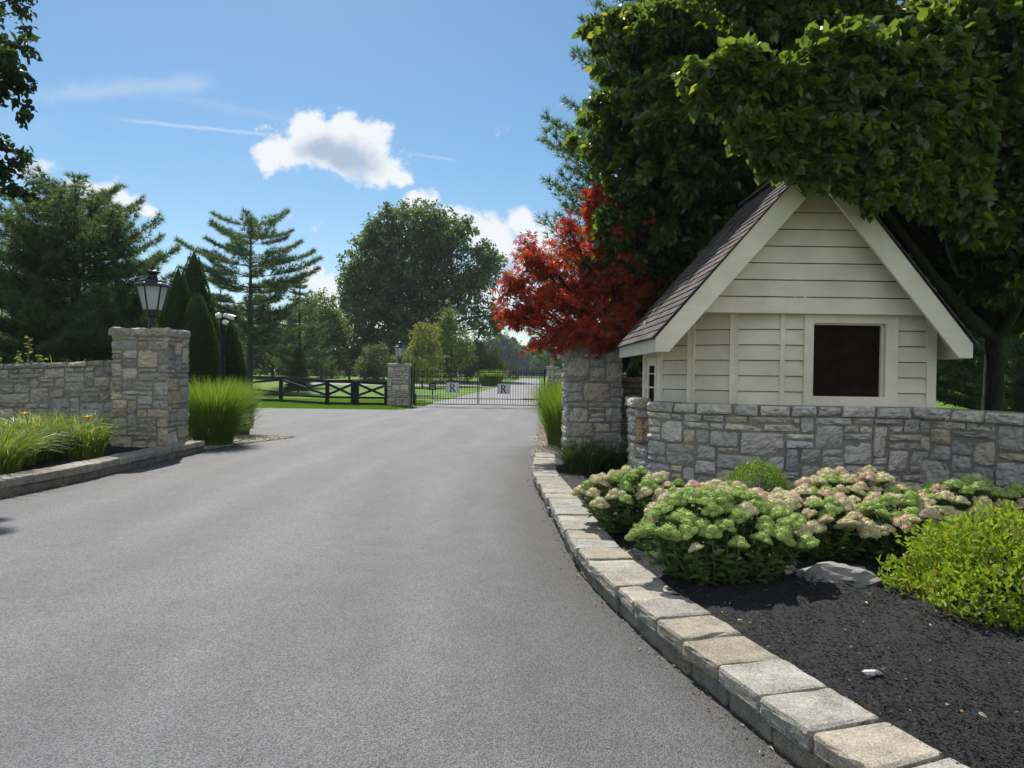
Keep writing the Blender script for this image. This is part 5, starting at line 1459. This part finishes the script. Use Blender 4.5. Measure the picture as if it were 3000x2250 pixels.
# arborvitae columns
def arborvitae(label, c, h, r_, seed):
    g = np.random.default_rng(seed); c = np.array(c, float); t = thing('arborvitae', label, 'tree', tuple(c), 'arborvitae behind the left pillar'); mb = MB()
    n = int(34000 * h * r_ / 3)
    z = 1 - np.sqrt(g.random(n)) ; th = g.uniform(0, 6.283, n)
    lump = 1 + .05 * np.sin(th * 5 + z * 17 + seed) * np.sin(z * 23 + th * 2) + .05 * np.sin(th * 11 - z * 40)
    rad = r_ * (1 - z ** 1.35) ** .75 * lump * (.90 + .10 * g.random(n)) + .02
    P = c + np.stack([rad * np.cos(th), rad * np.sin(th), z * h + .03], -1)
    o = np.stack([np.cos(th), np.sin(th), np.zeros(n)], -1)
    D = unit(o * .45 + np.array((0, 0, .9)) + g.normal(0, .35, o.shape)); N = unit(np.stack([-np.sin(th), np.cos(th), np.zeros(n)], -1) + g.normal(0, .6, o.shape))
    s = g.uniform(.03, .065, n); col = g.random((n, 3)); col[:, 0] *= .8
    leaves(mb, P, D, N, s, s * .42, LEAF4, col); mb.build('crown', 'arbor', t, tuple(c))
    zz = np.linspace(0, 1, 14); mc_ = MB(); mc_.lathe(np.stack([r_ * (1 - zz ** 1.35) ** .75 * .84 + .005, zz * h + .03], -1), 20, c, col=(.1, .1, .1)); mc_.build('inner_foliage', 'arbor', t, tuple(c))
    m = MB(); m.tube([c - (0, 0, .1), c + (0, 0, h * .7)], [.06, .02], 7); m.build('trunk', 'bark', t, tuple(c))
arborvitae('left dark arborvitae cone directly right of the lantern', (-9.05, 19.2, 0), 4.35, .82, 221)
arborvitae('tallest arborvitae cone at the back of the trio', (-9.30, 20.7, 0), 5.05, 1.0, 222)
arborvitae('short arborvitae cone in front, left of the camera post', (-8.35, 18.8, 0), 3.65, .85, 223)
arborvitae('lowest arborvitae cone right behind the camera post', (-7.95, 20.0, 0), 3.0, .60, 224)

# large oak in the middle and its neighbours
broadleaf('oak_tree', 'large round dark oak in the centre beyond the fence', 'tree', (-13.2, 95.0, .8), (-13.2, 95.0, 6.0), .55,
    [(-13.2, 95, 14.5, 8.6, 8, 7.6), (-18.5, 95, 12.0, 5.2, 5, 5.0), (-8.0, 95, 11.5, 5.6, 5, 5.2), (-13.5, 95, 19.0, 6.5, 6, 5.3), (-10.0, 94, 19.5, 4.2, 4, 4.6), (-19.5, 95, 17.5, 3.8, 4, 4.2), (-5.0, 95, 15.0, 3.6, 4, 4.4), (-3.6, 94, 9.5, 2.8, 3, 3.2), (-21.5, 95, 13.5, 2.7, 3, 3.2), (-14, 92, 8.0, 7.5, 4, 4.5), (-17.0, 95, 21.0, 3, 3, 2.6), (-18, 93, 5.5, 4.5, 3, 3.2), (-9.5, 93, 5.5, 5, 3, 3.2)],
    2300, 30, .45, .52, 'oak', 231, shell=.5, twigs=.25, aspect=.7)
q_ = gnd(1023, 1113)
broadleaf('young_tree', 'light-green young tree on the lawn in front of the oak', 'tree', tuple(q_), (q_.x, q_.y, 3.0), .12,
    [(q_.x - .3, q_.y, 5.0, 2.3, 2, 2.4), (q_.x + .5, q_.y, 7.6, 1.7, 1.6, 2.4), (q_.x - 1.4, q_.y, 3.4, 1.6, 1.5, 1.3), (q_.x + 1.3, q_.y, 3.6, 1.4, 1.4, 1.4)], 230, 26, .30, .42, 'shrub', 232)
for i, (px, Y, ztop, wx, mat, lab, sd_) in enumerate((
        (940, 84, 10.3, 3.6, 'bright', 'pale leafy tree left of the large oak', 233), (890, 98, 12.0, 4.5, 'oak', 'green tree between the airy pine and the large oak', 234),
        (600, 80, 9.0, 4.5, 'bright', 'light-green tree seen through the airy pine', 235), (690, 92, 9.5, 5.0, 'shrub', 'olive-green tree low behind the airy pine trunk', 236),
        (800, 90, 9.0, 4.5, 'bright', 'yellow-lit tree low behind the smaller pine', 237), (430, 70, 8.0, 5.0, 'oak', 'green tree glimpsed between big pine and arborvitae', 238),
        (100, 70, 9.5, 6.0, 'oak', 'tree behind the broad pine at the far left', 239))):
    p = at(px, 1100, Y); z0 = hgt(Y)
    broadleaf('background_tree', lab, 'tree', (p.x, Y, z0), (p.x, Y, z0 + 2), .18,
        [(p.x, Y, z0 + ztop * .5, wx * .8, wx * .7, ztop * .38), (p.x - wx * .45, Y, z0 + ztop * .36, wx * .55, wx * .5, ztop * .3), (p.x + wx * .45, Y, z0 + ztop * .4, wx * .55, wx * .5, ztop * .32), (p.x + wx * .1, Y, z0 + ztop * .76, wx * .5, wx * .5, ztop * .25)],
        420, 24, .34, .55, mat, sd_, twigs=.15)
# ornamental trees near the gate
for (px, Y, z0d, ztop, wx, mat, lab, sd_, nm) in (
        (1105, 78, 0, 4.6, 2.9, 'shrub', 'olive rounded shrub left of the far left gate pillar', 241, 'large_shrub'),
        (1238, 66, 0, 6.2, 2.5, 'yellowish', 'yellow-green crabapple behind the far left lantern', 242, 'crabapple'),
        (1322, 72, 0, 8.6, 2.6, 'bright', 'bright green upright tree behind the left gate leaf', 243, 'upright_tree'),
        (1405, 84, 0, 5.2, 2.6, 'shrub', 'soft green small tree behind the gate scrollwork', 244, 'ornamental_tree'),
        (1448, 92, 0, 4.6, 1.6, 'yellowish', 'small yellowish tree right of the gate scrollwork', 245, 'ornamental_tree'),
        (1195, 84, 0, 6.0, 2.6, 'shrub', 'green shrub between lantern pillar and crabapple', 246, 'large_shrub')):
    p = at(px, 1100, Y); z0 = hgt(Y)
    broadleaf(nm, lab, 'tree' if 'tree' in nm or nm == 'crabapple' else 'shrub', (p.x, Y, z0), (p.x, Y, z0 + 1.0), .10,
        [(p.x, Y, z0 + ztop * .52, wx * .75, wx * .7, ztop * .40), (p.x - wx * .5, Y, z0 + ztop * .36, wx * .5, wx * .5, ztop * .26), (p.x + wx * .5, Y, z0 + ztop * .38, wx * .5, wx * .5, ztop * .28), (p.x - wx * .1, Y, z0 + ztop * .76, wx * .4, wx * .4, ztop * .24)],
        260, 26, .20, .32, mat, sd_, twigs=.3, droop=.1)
p = gnd(1213, 1158)
broadleaf('weeping_tree', 'small weeping tree with dark trunk just inside the left gate leaf', 'tree', tuple(p), (p.x - .05, p.y, 1.6), .09,
    [(p.x, p.y, 2.25, 1.1, 1.0, .55), (p.x + .9, p.y, 1.7, .7, .7, .45), (p.x - .6, p.y, 2.0, .7, .7, .5)], 110, 24, .12, .2, 'shrub', 247, droop=.9)
for i, (px, py, r_) in enumerate(((952, 1108, 1.0), (972, 1109, 1.1), (992, 1108, 1.0), (1085, 1115, .8), (1108, 1116, .8))):
    p = gnd(px, py); bush('round_hedge_ball', ('round clipped hedge ball on the far lawn left of the young tree', 'round clipped hedge ball on the far lawn near the gate pillar')[i > 2], 'shrub', tuple(p), r_, r_, r_ * 1.2, 700, .16, 'oak', 250 + i, group=('hedge balls left of the young tree', 'hedge balls near the gate pillar')[i > 2])
p = gnd(1492, 1112); bush('dark_bush', 'round dark bush beside the far bend of the driveway', 'shrub', tuple(p), 1.3, 1.2, 1.9, 900, .2, 'shade', 258)
p = gnd(1330, 1122); bush('dark_bush', 'dark low bush under the bright upright tree beyond the gate', 'shrub', tuple(p), 1.8, 1.5, 1.6, 900, .2, 'shade', 259)
def woods():
    g = np.random.default_rng(270); mb = MB(); n = 30000
    x = g.uniform(-420, 430, n); y = 440 + g.uniform(0, 40, n); hh = 13 + 5.0 * np.sin(x * .11) + 2 * np.sin(x * .31 + 1) + 1.3 * np.sin(x * .83)
    hh = np.where((x > -30) & (x < 25), hh * .75, hh)
    P = np.stack([x, y, hgt(300) + hh * g.random(n) ** .7], -1); D = g.normal(0, 1, (n, 3)); N = g.normal(0, .5, (n, 3)) + (0, 0, 1)
    s = g.uniform(1.6, 3.2, n); leaves(mb, P, D, N, s, s * .8, LEAF4, g.random((n, 3)))
    struct(mb.build('distant_woods', 'far'), 'stuff')
woods()
def hedge():  # added leaf strip standing in for shade under the trees, no real hedge
    g = np.random.default_rng(277); c = (-32.0, 112.0, 1.0); t = thing('hedge', 'long leafy strip added to stand in for the dark shade under the trees at the far edge of the lawn', 'hedge', c)
    mb = MB(); n = 16000; x = g.uniform(-74, -9, n); u = g.random(n); y = 112 + g.normal(0, .9, n)
    h = 3.4 + 1.1 * np.sin(x * .5) * np.sin(x * .23 + 1) + .5 * np.sin(x * 1.3)
    P = np.stack([x, y, 1.0 + h * u], -1); D = g.normal(0, 1, (n, 3)); D[:, 1] -= .5; s_ = g.uniform(.35, .7, n)
    leaves(mb, P, D, g.normal(0, .6, (n, 3)) + (0, 0, 1), s_, s_ * .7, LEAF4, g.random((n, 3))); mb.build('foliage', 'oak', t, c)
    m = MB()
    for i in range(22): m.tube([(-73 + i * 3, 112.3, .8), (-72.8 + i * 3, 112.3, 3.2)], [.12, .05], 6)
    m.build('stem', 'bark', t, c)
hedge()
# hazy trees at the end of the drive
for i, (px, Y, ztop, wx, kind, lab) in enumerate((
        (1465, 150, 13.0, 5.5, 'b', 'hazy rounded tree left of the far driveway end'), (1500, 180, 13.5, 4.5, 'c', 'hazy spruce behind the far driveway bend'), (1535, 165, 9.0, 5, 'b', 'low hazy tree right above the second R plaque'),
        (1560, 210, 16.0, 5.0, 'c', 'bluish spruce, left one at the end of the driveway'), (1590, 215, 15.5, 5.0, 'c', 'bluish spruce, right one at the end of the driveway'),
        (1625, 150, 11.0, 5.5, 'b', 'hazy tree behind the far right gate lantern'), (1420, 190, 12.5, 6.0, 'b', 'far pale tree behind the bright upright tree'),
        (1660, 170, 15.0, 6.0, 'b', 'far tree hidden mostly by the red maple'), (1380, 200, 11, 7, 'b', 'far tree low between crabapple and upright tree'))):
    Y, ztop, wx = Y * 2, ztop * 2, wx * 2
    p = at(px, 1100, Y); z0 = hgt(Y)
    if kind == 'b':
        ztop *= .72
        broadleaf('far_tree', lab, 'tree', (p.x, Y, z0), (p.x, Y, z0 + 3), .3, [(p.x, Y, z0 + ztop * .5, wx * .9, wx * .8, ztop * .42), (p.x - wx * .5, Y, z0 + ztop * .36, wx * .6, wx * .5, ztop * .3), (p.x + wx * .5, Y, z0 + ztop * .4, wx * .6, wx * .5, ztop * .3), (p.x, Y, z0 + ztop * .78, wx * .5, wx * .5, ztop * .22)], 260, 24, 1.3, 1.5, 'far', 260 + i, twigs=.05)
    else:
        pine('far_spruce', lab, 'tree', (p.x, Y, z0), ztop * .72, lambda h, wx=wx: wx * (1.02 - h) ** .8, .04, 22, .3, 260 + i, mat='fardark', tuft=1.3, k=9, wd=.2, lift=.05, perw=9, step=1.2)
hp = at(1580, 1100, 420); z0 = hgt(420)
hs = thing('far_house', 'pale low roof of a house glimpsed past the driveway end', 'house', (hp.x, 420, z0)); hsO = (hp.x, 420, z0)
m = MB(); m.box((hp.x - 4, 421, z0 - .5), (hp.x + 4, 428, z0 + 1.3)); m.build('wall', 'wall_far', hs, hsO)
m = MB(); m.prism([(hp.x - 5, z0 + 1.3), (hp.x + 5, z0 + 1.3), (hp.x + 3.5, z0 + 3.4), (hp.x + .5, z0 + 3.4)], 420, 429); m.build('roof', 'roof_far', hs, hsO)

# dark trees behind the right side
for i, (x, y, h, r_, mat, lab) in enumerate((
        (13.5, 27, 10.5, 4.0, 'pine', 'dark pine deep in shade right of the hut'), (20.5, 30, 12, 4.4, 'pine', 'dark pine at the far right behind the linden trunk'),
        (8.3, 26, 11, 3.6, 'pine', 'dark pine straight behind the hut roof'), (17.2, 24, 9.5, 3.8, 'pine', 'dark pine between the two far right pines, low branches'), (27.0, 36, 13, 5, 'pine', 'dark pine at the far right picture edge above the wing wall'), (4.6, 19.5, 8.5, 2.6, 'pine', 'dark green pine low behind the red maple and hut eave'))):
    pine('pine_tree', lab, 'tree', (x, y, 0), h, lambda q, r_=r_: r_ * (1.04 - q) ** .6, .06, 20, .2, 280 + i, mat=mat, tuft=.26, k=11, wd=.026, lift=.18, perw=7, side=.42, step=.25)
for i, (x, y, ztop, wx, lab) in enumerate(((36, 62, 13, 7, 'dark tree on the lawn beyond the wing wall, far right'), (26, 60, 12, 6, 'dark tree on the lawn seen between hut and linden trunk'), (46, 66, 14, 8, 'dark tree past the right picture edge on the lawn'), (16, 48, 11, 5, 'dark tree on the lawn hidden mostly by the hut'))):
    z0 = hgt(y)
    broadleaf('shade_tree', lab, 'tree', (x, y, z0), (x, y, z0 + 2), .25, [(x, y, z0 + ztop * .5, wx * .9, wx * .8, ztop * .45), (x - wx * .5, y, z0 + ztop * .3, wx * .6, wx * .5, ztop * .28), (x + wx * .5, y, z0 + ztop * .3, wx * .6, wx * .5, ztop * .28)], 420, 26, .36, .6, 'shade', 290 + i, twigs=.1)

# ---- summer haze
hz_m = bpy.data.materials.new('haze'); hz_m.use_nodes = True
nt = hz_m.node_tree; nt.nodes.clear()
o_ = nt.nodes.new('ShaderNodeOutputMaterial')
pv = node(nt, 'ShaderNodeVolumePrincipled', {'Color': (.80, .88, 1.0, 1), 'Density': .00028, 'Anisotropy': .0})
nt.links.new(pv.outputs[0], o_.inputs['Volume'])
MT['haze'] = hz_m
m = MB(); m.box((-450, -66, -1.0), (470, 560, 32.0)); struct(m.build('haze', 'haze'), 'stuff')
